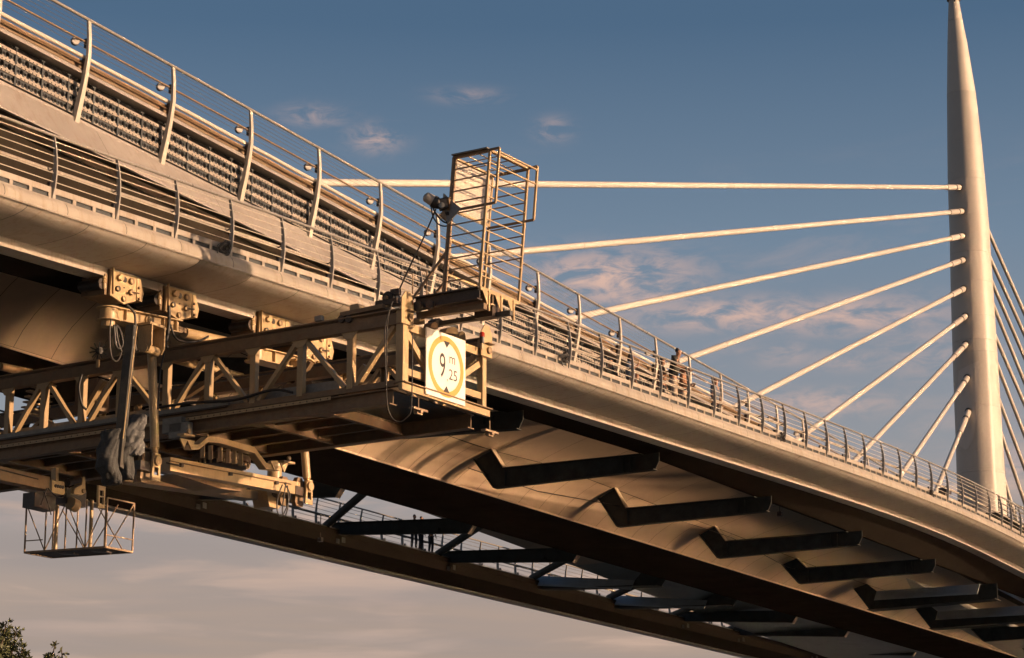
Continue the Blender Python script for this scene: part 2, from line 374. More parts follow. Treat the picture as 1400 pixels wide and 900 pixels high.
# toe plate with slots: three slots per bay of 2.02 m
BAY = 2.02
X00 = P(71, 272, Y=YN).x
pp = [P(a, b, Y=YN).x for a, b in FOOT]
def postx_list():
    """measured post stations; gaps behind the gantry are filled evenly, both ends carried on"""
    xs = []
    for a, b in zip(pp[:-1], pp[1:]):
        n = max(1, round((b - a) / 2.03)); xs += [a + (b - a) * k / n for k in range(n)]
    xs.append(pp[-1])
    while xs[0] > XA + 3: xs.insert(0, xs[0] - 2.03)
    while xs[-1] < XB - 4: xs.append(xs[-1] + 2.03)
    return xs
PX = postx_list()
print('posts', len(PX), [round(b - a, 2) for a, b in zip(PX[:-1], PX[1:])])
strip_panels(NSEC, zf, 'edge_panel', M['hull'], x0=PX[0] + .12, step=2.04)
strip_panels(NBEL, zf, 'belly_panel', M['hull'], x0=PX[0] + .9, step=2.04)
strip_panels(NSEC, zfar, 'far_edge_panel', M['hull'], True, x0=50)
strip_panels(NBEL, zfar, 'far_belly_panel', M['hull'], True, x0=50)
# inner shell behind the plates, seam ridge, crane rail, dark underside
def offset(sec, d): return [(y + (d if y < 33.2 else 0), dz + (d if dz < -.3 else -d * .4)) for y, dz in sec]
def long(sec, zfun, name, mt, mirror=False, x0=XA, x1=XB, n=60, closed=False, smooth=True, parent=None, auto=40):
    rows = []
    for i in range(n + 1):
        xx = x0 + (x1 - x0) * i / n; z = zfun(xx)
        rows.append([(xx, (2 * YC - y) if mirror else y, z + dz) for y, dz in sec])
    return MB().sweep(rows, closed=closed).build(name, mt, parent or bridge, smooth=smooth, auto=auto)
for mir, zz, pre in ((False, zf, ''), (True, zfar, 'far_')):
    a0 = XA if not mir else 50
    long([(33.06, -.02), (32.95, -.04), (32.86, -.08), (32.785, -.15), (32.745, -.25), (32.755, -.37), (32.90, -.46), (33.12, -.52), (33.62, -.60), (34.25, -.66),
          (34.28, -.3), (36.5, -.3), (36.5, -.02)], zz, pre + 'walkway_core', M['steel'], mir, x0=a0, closed=True, smooth=False)
    rows = [(XA + i * 2, (2 * YC - 32.705) if mir else 32.705, zz(XA + i * 2) - .40) for i in range(int((XB - XA) / 2) + 1) if XA + i * 2 >= a0]
    MB().tube(rows, .032, 6).build(pre + 'seam_bead', M['hull'], bridge)
    long([(34.33, -.66), (34.355, -.66), (34.355, -.865), (34.85, -.865), (34.85, -.89), (34.33, -.89)], zz,
         pre + 'crane_rail', M['hull'] if not mir else M['hull'], mir, x0=a0, closed=True, smooth=False)
    rows = []
    for i in range(90):
        xx = a0 + (XB - a0) * i / 89; z = zz(xx)
        zi = min(z - .80, 16.12 + CAMZ) if not mir else z - .60
        sec = [(34.9, z - .84), (36.15, zi), (36.30, zi), (36.56, z - .25), (36.56, z - .02), (34.9, z - .02)]
        rows.append([(xx, (2 * YC - y) if mir else y, q) for y, q in sec])
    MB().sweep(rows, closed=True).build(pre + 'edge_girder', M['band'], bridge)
    long([(33.10, -.0), (36.5, .0), (36.5, .045), (33.10, .045)], zz, pre + 'walkway_slab', M['grey'], mir, x0=a0, closed=True, smooth=False)
for a, b in zip(PX[:-1], PX[1:]):
    mb = MB(); Lb = b - a
    z0 = zf(a); z1 = zf(b)
    def zz(t): return z0 + (z1 - z0) * t
    def quad(t0, t1, h0, h1, y=33.0, th=.02, mi=0):
        xa, xb = a + Lb * t0, a + Lb * t1; za, zb_ = zz(t0), zz(t1)
        mb.hexa([(xa, y, za + h0), (xb, y, zb_ + h0), (xb, y + th, zb_ + h0), (xa, y + th, za + h0),
                 (xa, y, za + h1), (xb, y, zb_ + h1), (xb, y + th, zb_ + h1), (xa, y + th, za + h1)], mi)
    quad(.01, .99, .135, .27)
    quad(.01, .99, .0, .03)
    for t in (.03, .345, .655, .97): quad(t - .025 if t > .1 else .01, t + .025 if t < .9 else .99, .03, .135)
    mb.build('toe_plate', M['hull'], bridge)
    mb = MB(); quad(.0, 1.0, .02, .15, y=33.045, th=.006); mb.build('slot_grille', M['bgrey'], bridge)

# box girder: curved web panels (soffit), flat bottom, far web, deck slab
def fdep(X): t = max(0, min(1, (X - 71) / 8)); return 1 - .82 * t * t * (3 - 2 * t)
def ztd(x): return zt(x) if x < 122 else zt(122) - .03 * (x - 122)
def webpt(x, t):
    """t=0 bottom corner, t=1 under the deck edge: an arched shell"""
    zt_ = max(ztd(x) - 2.66 - .93 * fdep(x), ZB + 1.5); a = Vector((x, 44.0, ZB)); c_ = Vector((x, 37.35, zt_)); b = Vector((x, 42.7, ZB + (zt_ - ZB) * (.60 + .16 * max(0, min(1, (66 - x) / 12)))))
    return a * (1 - t) ** 2 + b * 2 * t * (1 - t) + c_ * t * t
def web_panel(x0, x1, t0, t1, name, mt, off=0.0, n=4):
    rows = []
    for x in (x0, x1):
        rows.append([webpt(x, t0 + (t1 - t0) * k / n) + Vector((0, off * .6, off * .7)) for k in range(n + 1)])
    MB().sweep(rows).build(name, mt, bridge, smooth=True)
g = .022
x = 28.0
while x < 150:
    web_panel(x + g / 2, x + 1.62 - g / 2, 0.012, .42, 'soffit_panel', M['soffit'])
    x += 1.62
x = 28.0
while x < 150:
    web_panel(x + g / 2, x + 3.24 - g / 2, .425, 1.0, 'soffit_panel', M['soffit'], n=8)
    x += 3.24
rows = [[webpt(x, k / 14) + Vector((0, .03, .04)) for k in range(15)] for x in np.arange(26, 153, 3.0)]
MB().sweep(rows).build('web_backing', M['steel'], bridge, smooth=True)
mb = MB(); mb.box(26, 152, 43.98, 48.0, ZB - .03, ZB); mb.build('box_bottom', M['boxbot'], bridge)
mb = MB(); mb.box(26, 152, 43.93, 43.975, ZB - .035, ZB + .03); mb.build('corner_strip', M['soffit'], bridge)
rows = [[(x, 48.0, ZB), (x, 48.9, max(ztd(x) - 3.0, ZB + 1.5)), (x, 54.6, max(ztd(x) - 3.0, ZB + 1.5))] for x in np.arange(26, 153, 3.0)]
MB().sweep(rows).build('far_web', M['soffit'], bridge)
# deck slab with rounded fascia
FASC = [(37.62, -2.62), (37.45, -2.88), (37.22, -3.24), (37.01, -3.56), (37.01, -3.60), (37.10, -3.605)]
x = XA + .4
while x < 122:
    rows = []
    for k in range(4):
        xx = x + .006 + (4.84 - .012) * k / 3; z = zt(xx); rows.append([(xx, 37.62 + (y - 37.62) * fdep(xx), z - 2.62 + (dz + 2.62) * fdep(xx)) for y, dz in FASC])
    MB().sweep(rows).build('fascia_panel', M['fascia'], bridge)
    x += 4.84
rows = []
for k in range(90):
    xx = XA + (XB - XA) * k / 89; z = ztd(xx); f_ = fdep(xx)
    sec = [(37.68, -2.64), (37.68 - .63 * f_, -2.64 - .935 * f_), (37.70 - .58 * f_, -2.66 - .93 * f_), (38.0, -2.64 - .93 * f_), (38.0, -2.60)]
    rows.append([(xx, y, z + dz) for y, dz in sec])
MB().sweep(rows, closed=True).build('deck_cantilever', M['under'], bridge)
long([(40.5, -2.95), (54.6, -2.95), (54.6, -2.7), (40.5, -2.7)], ztd, 'deck_slab', M['grey'], closed=True, smooth=False)

# dark wall added in the ramp-side gap to keep direct sun off the soffit
rows = []
for k in range(40):
    xx = XA + 44 * k / 39; rows.append([(xx, 37.70, zf(xx) - .25), (xx, 37.70, ztd(xx) - 3.58), (xx, 37.76, ztd(xx) - 3.58), (xx, 37.76, zf(xx) - .25)])
MB().sweep(rows, closed=True).build('sun_block_wall', M['boxbot'], bridge)
# cross brackets
FLG = .30
def bracket(X, far=False, wedge=False):
    dz = (zf(X) - CAMZ - 16.45) if not far else (zfar(X) - CAMZ - 16.45)
    zt_w = webpt(X, 0)
    k = lambda y, z: (y, z + CAMZ)
    dn = (zf(X) - zf(73)) * .9 if X < 73 and not far else 0
    lowz = 15.33; zr = 15.98 + dn; lowr = 15.30 + dn
    # leg meets the web where the web really is
    def on_web(t): p = webpt(X, t); return (p.y, p.z - CAMZ)
    w1, w2 = on_web(.30), on_web(.43)
    hb = zf(X) - CAMZ - .87 if not far else lowr + .4
    if far: lowz = 15.66; zr = 16.60; lowr = 16.06
    zh = (zf(X) if not far else zfar(X)) - CAMZ - .86
    yk = max(36.3, 36.2 if far else (zh + .06) / .4455 - .1)
    outl = [(35.5, lowr + .12), (35.35, lowr + .4), (35.35, zr + .02), (36.0, zr), (41.6, 16.0), (w2[0] - .02, w2[1]), (w1[0] - .02, w1[1]), (42.0, lowz)]
    if wedge: outl = [(35.4, lowr - .1), (35.4, zr), (41.6, 16.0), (w2[0] - .02, w2[1]), (w1[0] - .02, w1[1]), (42.0, lowz - .25)]
    if far: outl = outl[:4] + [(43.35, 16.22), (43.40, 16.14), (43.0, 15.60), (42.95, lowz)]
    my = (lambda y: 2 * YC - y) if far else (lambda y: y)
    poly = [Vector((X, my(y), z + CAMZ)) for y, z in outl]
    nm = 'far_bracket' if far else 'cross_bracket'
    root = MB().prism([p - Vector((.015, 0, 0)) for p in poly], (.03, 0, 0)).build(nm, M['steel'], bridge)
    def flange(i, j, name, mt, t=.03, ext=0.0, push=0):
        a, b = poly[i], poly[j]; dirv = (b - a).normalized()
        nrm = Vector((0, -dirv.z, dirv.y)) * (t / 2 + .002) * push
        MB().bar(a + nrm - dirv * ext, b + nrm + dirv * ext, FLG if not wedge else .9, t, up=Vector((0, -dirv.z, dirv.y))).build(name, mt, root)
    n = len(poly)
    s_ = -1 if far else 1
    if not wedge:
        flange(3, 4, 'top_flange', M['steel'], push=s_); flange(0, 7, 'bottom_flange', M['steel'], push=-s_)
        if far: flange(5, 6, 'end_plate', M['soffit'], push=s_)
        else: flange(4, 5, 'leg_flange', M['soffit'], push=s_); flange(7, 6, 'leg_flange', M['steel'], push=-s_)  # sun-facing flange and far end plate paler than web: light put into colour
        for ya in (36.45, 36.75, 41.55):
            MB().box(X - .13, X + .13, my(ya) - .012, my(ya) + .012, lowz + .06 + CAMZ, min(zr, 16.0) + CAMZ - .05).build('stiffener', M['steel'], root)
    else:
        flange(0, len(poly) - 1, 'bottom_flange', M['steel'], push=-s_)
        # inclined plate on the side facing the walkway end
        MB().hexa([(X - .62, my(36.2), zr + CAMZ - .55), (X - .46, my(41.6), 15.5 + CAMZ), (X - .44, my(41.6), 15.5 + CAMZ), (X - .60, my(36.2), zr + CAMZ - .45),
                   (X - .20, my(36.2), zr + CAMZ), (X - .03, my(41.6), 16.0 + CAMZ), (X - .0, my(41.6), 16.0 + CAMZ), (X - .17, my(36.2), zr + CAMZ)]).build('side_plate', M['plate'], root)
    return root
BX = [38.6, 53.2, 63.2, 73.0, 82.9, 92.5, 101.6, 110.6, 119.6, 128.4, 137.0, 145.6]
for X in BX: bracket(X, wedge=(X in (110.6, 119.6)))
FBX = [63.2] + [P(a, b, Y=49.3).x for a, b in ((452, 675), (633, 718), (776, 758), (896, 789), (994, 817), (1077, 842), (1148, 865))] + [136.0]
print('FBX', FBX)
for X in FBX:
    bracket(X, True, wedge=(X in FBX[4:6]))
    MB().tube([(X - .4, 55.9, 16.45 + CAMZ), (X - 6.6, 49.6, 16.6 + CAMZ)], .17, 12).build('diagonal_brace', M['steel'], bridge, smooth=True, auto=50)
    MB().tube([(X + .2, 56.2, 16.3 + CAMZ), (X + .1, 56.2, 15.9 + CAMZ)], .05, 8).build('brace_pin', M['steel'], bridge)
# hanging lamps / fittings below the deck
for (px, py, Y, l) in ((1066, 700, 37.5, .55), (438, 735, 55.5, 1.0), (928, 700, 41.5, .35)):
    p = P(px, py, Y=Y)
    mb = MB().tube([p, p + Vector((0, 0, l))], .022, 6); mb.box(p.x - .09, p.x + .09, p.y - .09, p.y + .09, p.z - .18, p.z)
    mb.tube([p + Vector((-.17, 0, -.05)), p + Vector((.17, 0, -.05))], .02, 6)
    mb.build('hanging_fitting', M['dkmetal'], bridge)
# long service cable strung under the soffit
pts = [P(a, b, Y=y) for a, b, y in ((640, 640, 42.3), (735, 672, 42.3), (836, 690, 42.0), (930, 712, 41.6), (1000, 735, 41.8), (1075, 775, 41.8), (1130, 792, 42))]
MB().tube(pts, .018, 5).build('service_cable', M['rubber'], bridge)

# ================================================================== outer walkway railing
def railing(zfun, xs, Y0, mir, root, zsign=1, H=1.47, thin=False):
    my = (lambda y: 2 * YC - y) if mir else (lambda y: y)
    PROF = [(.0, .0, .055), (-.055, .25, .062), (-.085, .55, .06), (-.085, .85, .052), (-.06, 1.12, .042), (0.0, 1.44, .032)]
    # one post = curved flat bar; the inner stiffening plate at its foot
    mb = MB()
    rows = []
    for dy, dz, hw in PROF:
        y = Y0 + dy
        rows.append([Vector((-.018, my(y - hw), dz)), Vector((.018, my(y - hw), dz)), Vector((.018, my(y + hw), dz)), Vector((-.018, my(y + hw), dz))])
    mb.sweep(rows, closed=True)
    first = mb.build('post', M['post'], root); c0 = wloc(first)
    posts = []
    for i, x in enumerate(xs):
        z = zfun(x)
        if i == 0: o_ = first; place(o_, c0 + Vector((x, 0, z)), root)
        else: o_ = inst(first, c0 + Vector((x, 0, z)), root)
        posts.append(o_)
    fb = MB().box(-.035, .035, my(Y0 + .07) - .03, my(Y0 + .07) + .03, .16, .40)
    b0 = fb.build('foot_bracket', M['dkmetal'], root); cb = wloc(b0)
    for i, x in enumerate(xs):
        if i == 0: place(b0, cb + Vector((x, 0, zfun(x))), posts[0])
        else: inst(b0, cb + Vector((x, 0, zfun(x))), posts[i])
    if not mir: print('railing', len(xs))
    def run(dy, dz, r, name, mt, n=6):
        pts_ = [Vector((x, my(Y0 + dy), zfun(x) + dz)) for x in xs]
        MB().tube(pts_, r, n).build(name, mt, root, smooth=True, auto=60)
    run(0, H, .036, 'top_rail', M['rail'], 10)
    for dz in (1.33, 1.16, .98, .80, .59, .39):
        run(-.06 if dz < 1.2 else -.03, dz, .011, 'bar', M['white'] if not thin else M['wire'], 5)
    run(.13, .71, .05, 'handrail', M['hull'], 10)
    ab = MB().tube([(0, my(Y0 - .05), .70), (0, my(Y0 + .13), .66)], .018, 6)
    a_ = ab.build('rail_arm', M['dkmetal'], root); ca = wloc(a_)
    for i, x in enumerate(xs):
        if i == 0: place(a_, ca + Vector((x, 0, zfun(x))), posts[0])
        else: inst(a_, ca + Vector((x, 0, zfun(x))), posts[i])
root = thing('walkway_railing', 'low curved-post steel railing with thin bars along the near walkway edge', 'railing', (70, YN, zf(70)))
railing(zf, PX, 33.03, False, root)
root = thing('far_walkway_railing', 'railing seen from below on the far walkway, dark against the dusky sky', 'railing', (95, 59, zfar(95)))
railing(zfar, [60 + 1.75 * k for k in range(56)], 35.55, True, root, thin=True)

# ================================================================== tall inner fence and perforated barrier
tp = [P(a, b, Y=YF).x for a, b in TOPS]
TX = []
for a, b in zip(tp[:-1], tp[1:]):
    n = max(1, round((b - a) / 3.2)); TX += [a + (b - a) * k / n for k in range(n)]
TX.append(tp[-1])
while TX[0] > XA + 4: TX.insert(0, TX[0] - 3.4)
while TX[-1] < 120: TX.append(TX[-1] + 2.6)
print('tall posts', len(TX), [round(b - a, 2) for a, b in zip(TX[:-1], TX[1:])])
fence = thing('inner_fence', 'tall fence of pale sabre-shaped posts, wires and a pipe above the perforated barrier', 'fence', (70, YF, zt(70) - 2.7))
SAB = [(0.0, 0.0, .038), (-.045, -.5, .045), (-.05, -1.0, .055), (0.02, -1.5, .068), (.12, -2.0, .085), (.23, -2.45, .10), (.30, -2.76, .11)]
mb = MB(); rows = []
for dy, dz, hw in SAB:
    rows.append([Vector((-.04 - hw * .35, YF + dy - hw * .55, dz)), Vector((.04 + hw * .35, YF + dy - hw * .55, dz)), Vector((.04 + hw * .35, YF + dy + hw, dz)), Vector((-.04 - hw * .35, YF + dy + hw, dz))])
mb.sweep(rows, closed=True)
pf = mb.build('fence_post', M['white'], fence); c0 = wloc(pf)
lm = MB().disc((0, 0, 0), (-.55, -.83, -.12), .10, .03, 16, 0).disc((0.005, .008, 0), (.55, .83, .12), .112, .08, 16, 1)
lf = lm.build('round_lamp', [M['glass'], M['dkmetal']], fence, smooth=True, auto=30); cl = wloc(lf)
ar = MB().bar((0, 0, 0), (.22, .02, .10), .03, .04); arf = ar.build('lamp_arm', M['dkmetal'], fence); cr = wloc(arf)
cx_ = MB().box(-.03, .06, .05, .16, -1.32, -1.05).box(-.02, .05, .05, .12, -.75, -.50)
cxf = cx_.build('pipe_clamp', M['dkmetal'], fence); cc = wloc(cxf)
for i, x in enumerate(TX):
    z = zt(x); d = Vector((x, 0, z))
    po = pf if i == 0 else inst(pf, c0 + d, fence)
    if i == 0: place(pf, c0 + d, fence)
    for src, c, ofs in ((lf, cl, Vector((-.30, YF + .16, -.64))), (arf, cr, Vector((-.26, YF + .18, -.64))), (cxf, cc, Vector((0, YF, 0)))):
        if i == 0: place(src, c + d + ofs, po)
        else: inst(src, c + d + ofs, po)
def frun(dy, dz, r, name, mt, n=6, wob=0):
    pts_ = []
    for a, b in zip(TX[:-1], TX[1:]):
        for t in (0, .33, .66): x = a + (b - a) * t; pts_.append(Vector((x, YF + dy, zt(x) + dz + (wob * math.sin(x * 2.1) if t else 0))))
    x = TX[-1]; pts_.append(Vector((x, YF + dy, zt(x) + dz)))
    MB().tube(pts_, r, n).build(name, mt, fence, smooth=True, auto=60)
frun(0, .0, .046, 'top_rail', M['rail'], 10)
frun(.06, -.60, .028, 'mid_rail', M['creamd'], 8)
for dz in (-.12, -.24, -.36, -.48, -.72, -.84): frun(-.03, dz, .0065, 'wire', M['wire'], 4)
frun(.13, -.99, .058, 'pipe', M['white'], 10, .008)
frun(.20, -1.10, .045, 'conduit', M['creamd'], 8, .012)
frun(.13, -1.20, .018, 'thin_conduit', M['creamd'], 6)
def fbeam(sec, name, mt): return long(sec, zt, name, mt, closed=True, smooth=False, x1=121, n=50, parent=fence)
fbeam([(YF + .30, -1.0), (YF + .33, -1.0), (YF + .33, -1.36), (YF + .30, -1.36)], 'cable_tray', M['creamd'])
fbeam([(YF + .13, -1.34), (YF + .50, -1.32), (YF + .50, -1.42), (YF + .10, -1.46), (YF + .10, -1.40)], 'ledge', M['fascia'])

barrier = thing('noise_barrier', 'perforated metal barrier of three strips between fence and fascia', 'barrier', (70, 37.6, zt(70) - 2.7))
YB = 37.62
PW = .98
def panel_mesh(kind):
    mb = MB(); n = 7
    # pale strip with small square holes
    rr = random.Random(kind)
    cw = PW / n
    for k in range(n):
        hole_cell(mb, -PW / 2 + k * cw, -PW / 2 + (k + 1) * cw, .10, .155, 0, (.0 if k in (0, 6) else .019), 0, sq=True)
    mb.add([(-PW / 2, 0, .155), (PW / 2, 0, .155), (PW / 2, 0, .19), (-PW / 2, 0, .19)], [(0, 1, 2, 3)], 0)
    mb.add([(-PW / 2, 0, .19), (PW / 2, 0, .19), (PW / 2, .04, .19), (-PW / 2, .04, .19)], [(0, 1, 2, 3)], 0)
    mb.add([(-PW / 2, 0, .10), (PW / 2, 0, .10), (PW / 2, .03, .10), (-PW / 2, .03, .10)], [(0, 1, 2, 3)], 0)
    # recessed grey strip with large round holes
    rs = [(.09, .03), (.17, .08), (.09, .04), (.20, .09), (.10, .045), (.17, .08), (.09, .04), (.09, .02)]
    if kind % 3 == 1: rs = rs[::-1]
    if kind % 3 == 2: rs = [(.13, .056), (.13, .056), (.11, .035), (.14, .06), (.13, .056), (.12, .035), (.13, .056), (.12, .045)]
    tot = sum(a for a, _ in rs); x = -PW / 2
    for a, r in rs:
        a = a * PW / tot; hole_cell(mb, x, x + a, -.085, .10, .03, min(r, a / 2 - .004), 1); x += a
    mb.add([(-PW / 2, 0, -.115), (PW / 2, 0, -.115), (PW / 2, 0, -.09), (-PW / 2, 0, -.09)], [(0, 1, 2, 3)], 0)
    n2 = 12; cw = PW / n2
    for k in range(n2): 
        if k % 2 == 0: mb.add([(-PW / 2 + k * cw, .0, -.085), (-PW / 2 + (k + 1) * cw, .0, -.085), (-PW / 2 + (k + 1) * cw - .02, .0, -.055), (-PW / 2 + k * cw + .02, 0, -.055)], [(0, 1, 2, 3)], 0)
    return mb
protos = []
for k in range(3):
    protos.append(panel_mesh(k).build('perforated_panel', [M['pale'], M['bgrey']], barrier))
dvm = MB().box(-.035, .035, -.02, .02, -.13, .10).build('divider', M['bgrey'], barrier)
tbm = MB().box(-.06, .06, -.02, .03, -.02, .02).box(-.02, .02, -.02, .02, -.09, .0).build('tee_bracket', M['bgrey'], barrier)
pc = [wloc(o_) for o_ in protos]; dc = wloc(dvm); tcn = wloc(tbm)
x = 40.0; used = [False] * 3; du = tu = False; cnt = 0
while x < 121:
    sl = math.atan((zt(x + .5) - zt(x - .5)))
    for r_ in range(3):
        if cnt >= 290: break
        c = Vector((x, YB, zt(x) - 1.83 - .285 * r_)); cnt += 1
        if not used[r_]: place(protos[r_], c + pc[r_], barrier); protos[r_].rotation_euler = (0, -sl, 0); used[r_] = True
        else: inst(protos[r_], c + pc[r_], barrier, rot=(0, -sl, 0))
        cdv = Vector((x + .5, YB, zt(x + .5) - 1.83 - .285 * r_))
        if not du: place(dvm, cdv + dc, barrier); du = True
        else: inst(dvm, cdv + dc, barrier, rot=(0, -sl, 0))
    ct = Vector((x + .5, YB, zt(x + .5) - 1.55))
    if not tu: place(tbm, ct + tcn, barrier); tu = True
    else: inst(tbm, ct + tcn, barrier)
    x += 1.0
long([(YB + .16, -1.42), (YB + .18, -1.42), (YB + .18, -2.66), (YB + .16, -2.66)], zt, 'backing_board', M['black'], closed=True, smooth=False, x0=24, x1=121, parent=barrier)
long([(YB - .03, -2.60), (YB + .02, -2.56), (YB + .16, -2.56), (YB + .16, -2.66), (YB - .03, -2.66)], zt, 'kerb_angle', M['fascia'], closed=True, smooth=False, x0=24, x1=121, parent=barrier)

# ================================================================== pylon and stay cables
def PYC(py, px): 
    return P(px, py, Y=YC)
SIL = [(-40, 1299, 1306), (0, 1297, 1310.5), (30, 1296, 1316), (60, 1295.3, 1322), (130, 1294.5, 1333.5), (200, 1295, 1341.5), (250, 1295.5, 1346), (320, 1298, 1352), (350, 1298.5, 1353.5),
       (400, 1299.5, 1357), (470, 1301.5, 1361.5), (520, 1303, 1364.5), (560, 1304.5, 1367), (600, 1306, 1369.5), (650, 1307.5, 1372.6), (680, 1308.5, 1375), (720, 1310, 1378), (800, 1313, 1384), (1000, 1322, 1400)]
pyl = thing('pylon', 'tall tapering pale steel tower rising behind the far end of the railing', 'tower', P(1345, 900, Y=YC))
prs = []
for py, l, r in SIL:
    a, b = P(l, py, Y=YC), P(r, py, Y=YC)
    ca = (a + b) / 2; dpt = (ca - CAM).dot(FWD); R = (r - l) / 2 / F_PX * dpt
    prs.append((ca, R, py))
X0p = sum(p[0].x for p in prs) / len(prs)
# silhouette centres lie in the plane Y=YC; the shaft is round, a flare grows towards its foot on the right front
def ring(ca, R, py, n=48):
    out = []; fl = max(0, min(1, (py - 300) / 400))
    for j in range(n):
        th = 2 * math.pi * j / n
        d = RIGHT * math.cos(th) - FH * math.sin(th)          # th=0 right, 90deg towards camera
        e = 1.0
        dd = math.degrees(th)
        e -= .085 * fl * max(0, 1 - abs(dd - 48) / 22)          # flat facet beside the rounded front
        e += .035 * fl * max(0, 1 - abs(dd - 70) / 14)
        out.append(ca + d * R * e)
    return out
secs = prs
for k in range(len(secs) - 1):
    (c1_, R1, y1), (c2_, R2, y2) = secs[k], secs[k + 1]
    if k % 2: continue
    nxt = secs[min(k + 2, len(secs) - 1)]
    rows = [ring(c1_, R1, y1), ring(c2_, R2, y2), ring(*nxt)]
    rows[2] = [p + Vector((0, 0, .012)) for p in rows[2]]
    mb = MB().sweep(rows, closed=True); mb.build('shaft_section', M['pylon'], pyl, smooth=True, auto=45)
tp_ = prs[1][0]
MB().tube([tp_ + Vector((0, 0, -.05)), tp_ + Vector((0, 0, .22))], prs[1][1] + .12, 16).build('top_collar', M['creamd'], pyl)
a = P(1299, 3, Y=YC) - FH * .6
MB().tube([a + RIGHT * -.1, a + RIGHT * -.75, a + RIGHT * -.8 + Vector((0, 0, .4))], .035, 6).build('top_bracket', M['dkmetal'], pyl)
MB().tube([P(1303, 6, Y=YC) - FH * .55, P(1303, -3, Y=YC) - FH * .45], .06, 6).build('top_lamp', M['dkmetal'], pyl)
for py_ in (60, 130, 200, 240, 300, 390, 437, 486, 560, 645):
    for k in range(len(prs) - 1):
        if prs[k][2] <= py_ <= prs[k + 1][2]:
            t = (py_ - prs[k][2]) / (prs[k + 1][2] - prs[k][2]); rg = ring(prs[k][0].lerp(prs[k + 1][0], t), prs[k][1] * (1 - t) + prs[k + 1][1] * t + .001, py_)
            MB().tube(rg + [rg[0]], .010, 4, caps=False).build('weld_ring', M['pylon'], pyl); break
# oval recess low on the shaft
def on_shaft(px, py, out=.0):
    for k in range(len(prs) - 1):
        if prs[k][2] <= py <= prs[k + 1][2]:
            t = (py - prs[k][2]) / (prs[k + 1][2] - prs[k][2]); c = prs[k][0].lerp(prs[k + 1][0], t); R = prs[k][1] * (1 - t) + prs[k + 1][1] * t; break
    tgt = P(px, py, Y=YC); off = (tgt - c).dot(RIGHT); off = max(-R * .98, min(R * .98, off))
    front = math.sqrt(max(0, (R + out) ** 2 - off ** 2))
    return Vector((c.x, c.y, tgt.z)) + RIGHT * off - FH * front
mb = MB(); rows = []
for j in range(13):
    py_ = 500 + 111 * j / 12; hw = 8.2 * math.sqrt(max(.0, 1 - (max(0, py_ - 560) / 51.5) ** 2)) + .05
    rows.append([on_shaft(1324.5 + hw * k / 4, py_, .03) for k in range(-4, 5)])
mb.sweep(rows).build('oval_panel', M['cable'], pyl, smooth=True)
LC = [((1312, 255), (455, 250)), ((1315, 289), (720, 343)), ((1316, 322), (805, 430)), ((1317, 355), (945, 488)), ((1318, 394), (1040, 538)),
      ((1320, 432), (1105.5, 590)), ((1321, 470), (1168, 630)), ((1323, 516), (1232, 649)), ((1325, 562), (1279, 673))]
ordn = ['topmost, nearly level', 'second from the top', 'third from the top', 'fourth from the top', 'fifth from the top, middle', 'sixth from the top', 'third from the bottom', 'second from the bottom', 'lowest and shortest']
GRP = 'stay cables fanning left from the pylon'
def cable(A, B, label, group, zend, thick=.145, sleeve=True):
    Bd = (B - A)
    t = (zend - A.z) / Bd.z if Bd.z != 0 else 1
    E = A + Bd * t; dirv = (E - A).normalized(); Lc = (E - A).length
    c = thing('stay_cable', label, 'cable', A, group)
    MB().tube([A + dirv * (2.6 if sleeve else -.5), E], thick, 12).build('sheath', M['cable'], c, smooth=True, auto=60)
    for f_ in (.16, .37, .62):
        q_ = A + dirv * Lc * f_; MB().tube([q_, q_ + dirv * .10], thick * 1.07, 12).build('joint_band', M['cable'], c, smooth=True, auto=60)
    if sleeve:
        MB().tube([A + dirv * .9, A + dirv * 2.64], thick * 1.28, 12).build('sleeve', M['cable'], c, smooth=True, auto=60)
        MB().tube([A + dirv * .78, A + dirv * .92], thick * 1.38, 12).build('clamp_ring', M['rubber'], c, smooth=True, auto=60)
        MB().tube([A, A + dirv * .80], thick * 1.34, 12).build('anchor_head', M['cable'], c, smooth=True, auto=60)
        MB().tube([A - dirv * .12, A + dirv * .02], thick * 1.6, 12).build('socket', M['rubber'], c, smooth=True, auto=60)
    return E
for (a, b), nm in zip(LC, ordn):
    A = on_shaft(a[0], a[1], .05); Bp = P(b[0], b[1], Y=YC)
    # the far end is surveyed in the plane of the deck axis; the anchor sits on the front of the shaft
    cable(A, Bp, nm + ' of the pale cables running left from the pylon', GRP, 19.2 + CAMZ if a[1] < 450 else 18.2 + CAMZ)
    h = 8.5
    q = [on_shaft(a[0] + 5, a[1] - h, .004), on_shaft(a[0] + 6.5, a[1] - h, .004), on_shaft(a[0] + 6.5, a[1] + h, .004), on_shaft(a[0] + 5, a[1] + h, .004)]
    q2 = [on_shaft(a[0] + 5, a[1] - h, .05), on_shaft(a[0] + 6.5, a[1] - h, .05), on_shaft(a[0] + 6.5, a[1] + h, .05), on_shaft(a[0] + 5, a[1] + h, .05)]
    MB().hexa(q + q2).build('anchor_plate', M['pylon'], pyl)
    q = [on_shaft(a[0] - 4, a[1] + h - .6, .003), on_shaft(a[0] + 5, a[1] + h - .6, .003), on_shaft(a[0] + 5, a[1] + h, .003), on_shaft(a[0] - 4, a[1] + h, .003)]
    q2 = [p - FH * .02 for p in q]
    MB().hexa(q + q2).build('anchor_plate_edge', M['pylon'], pyl)
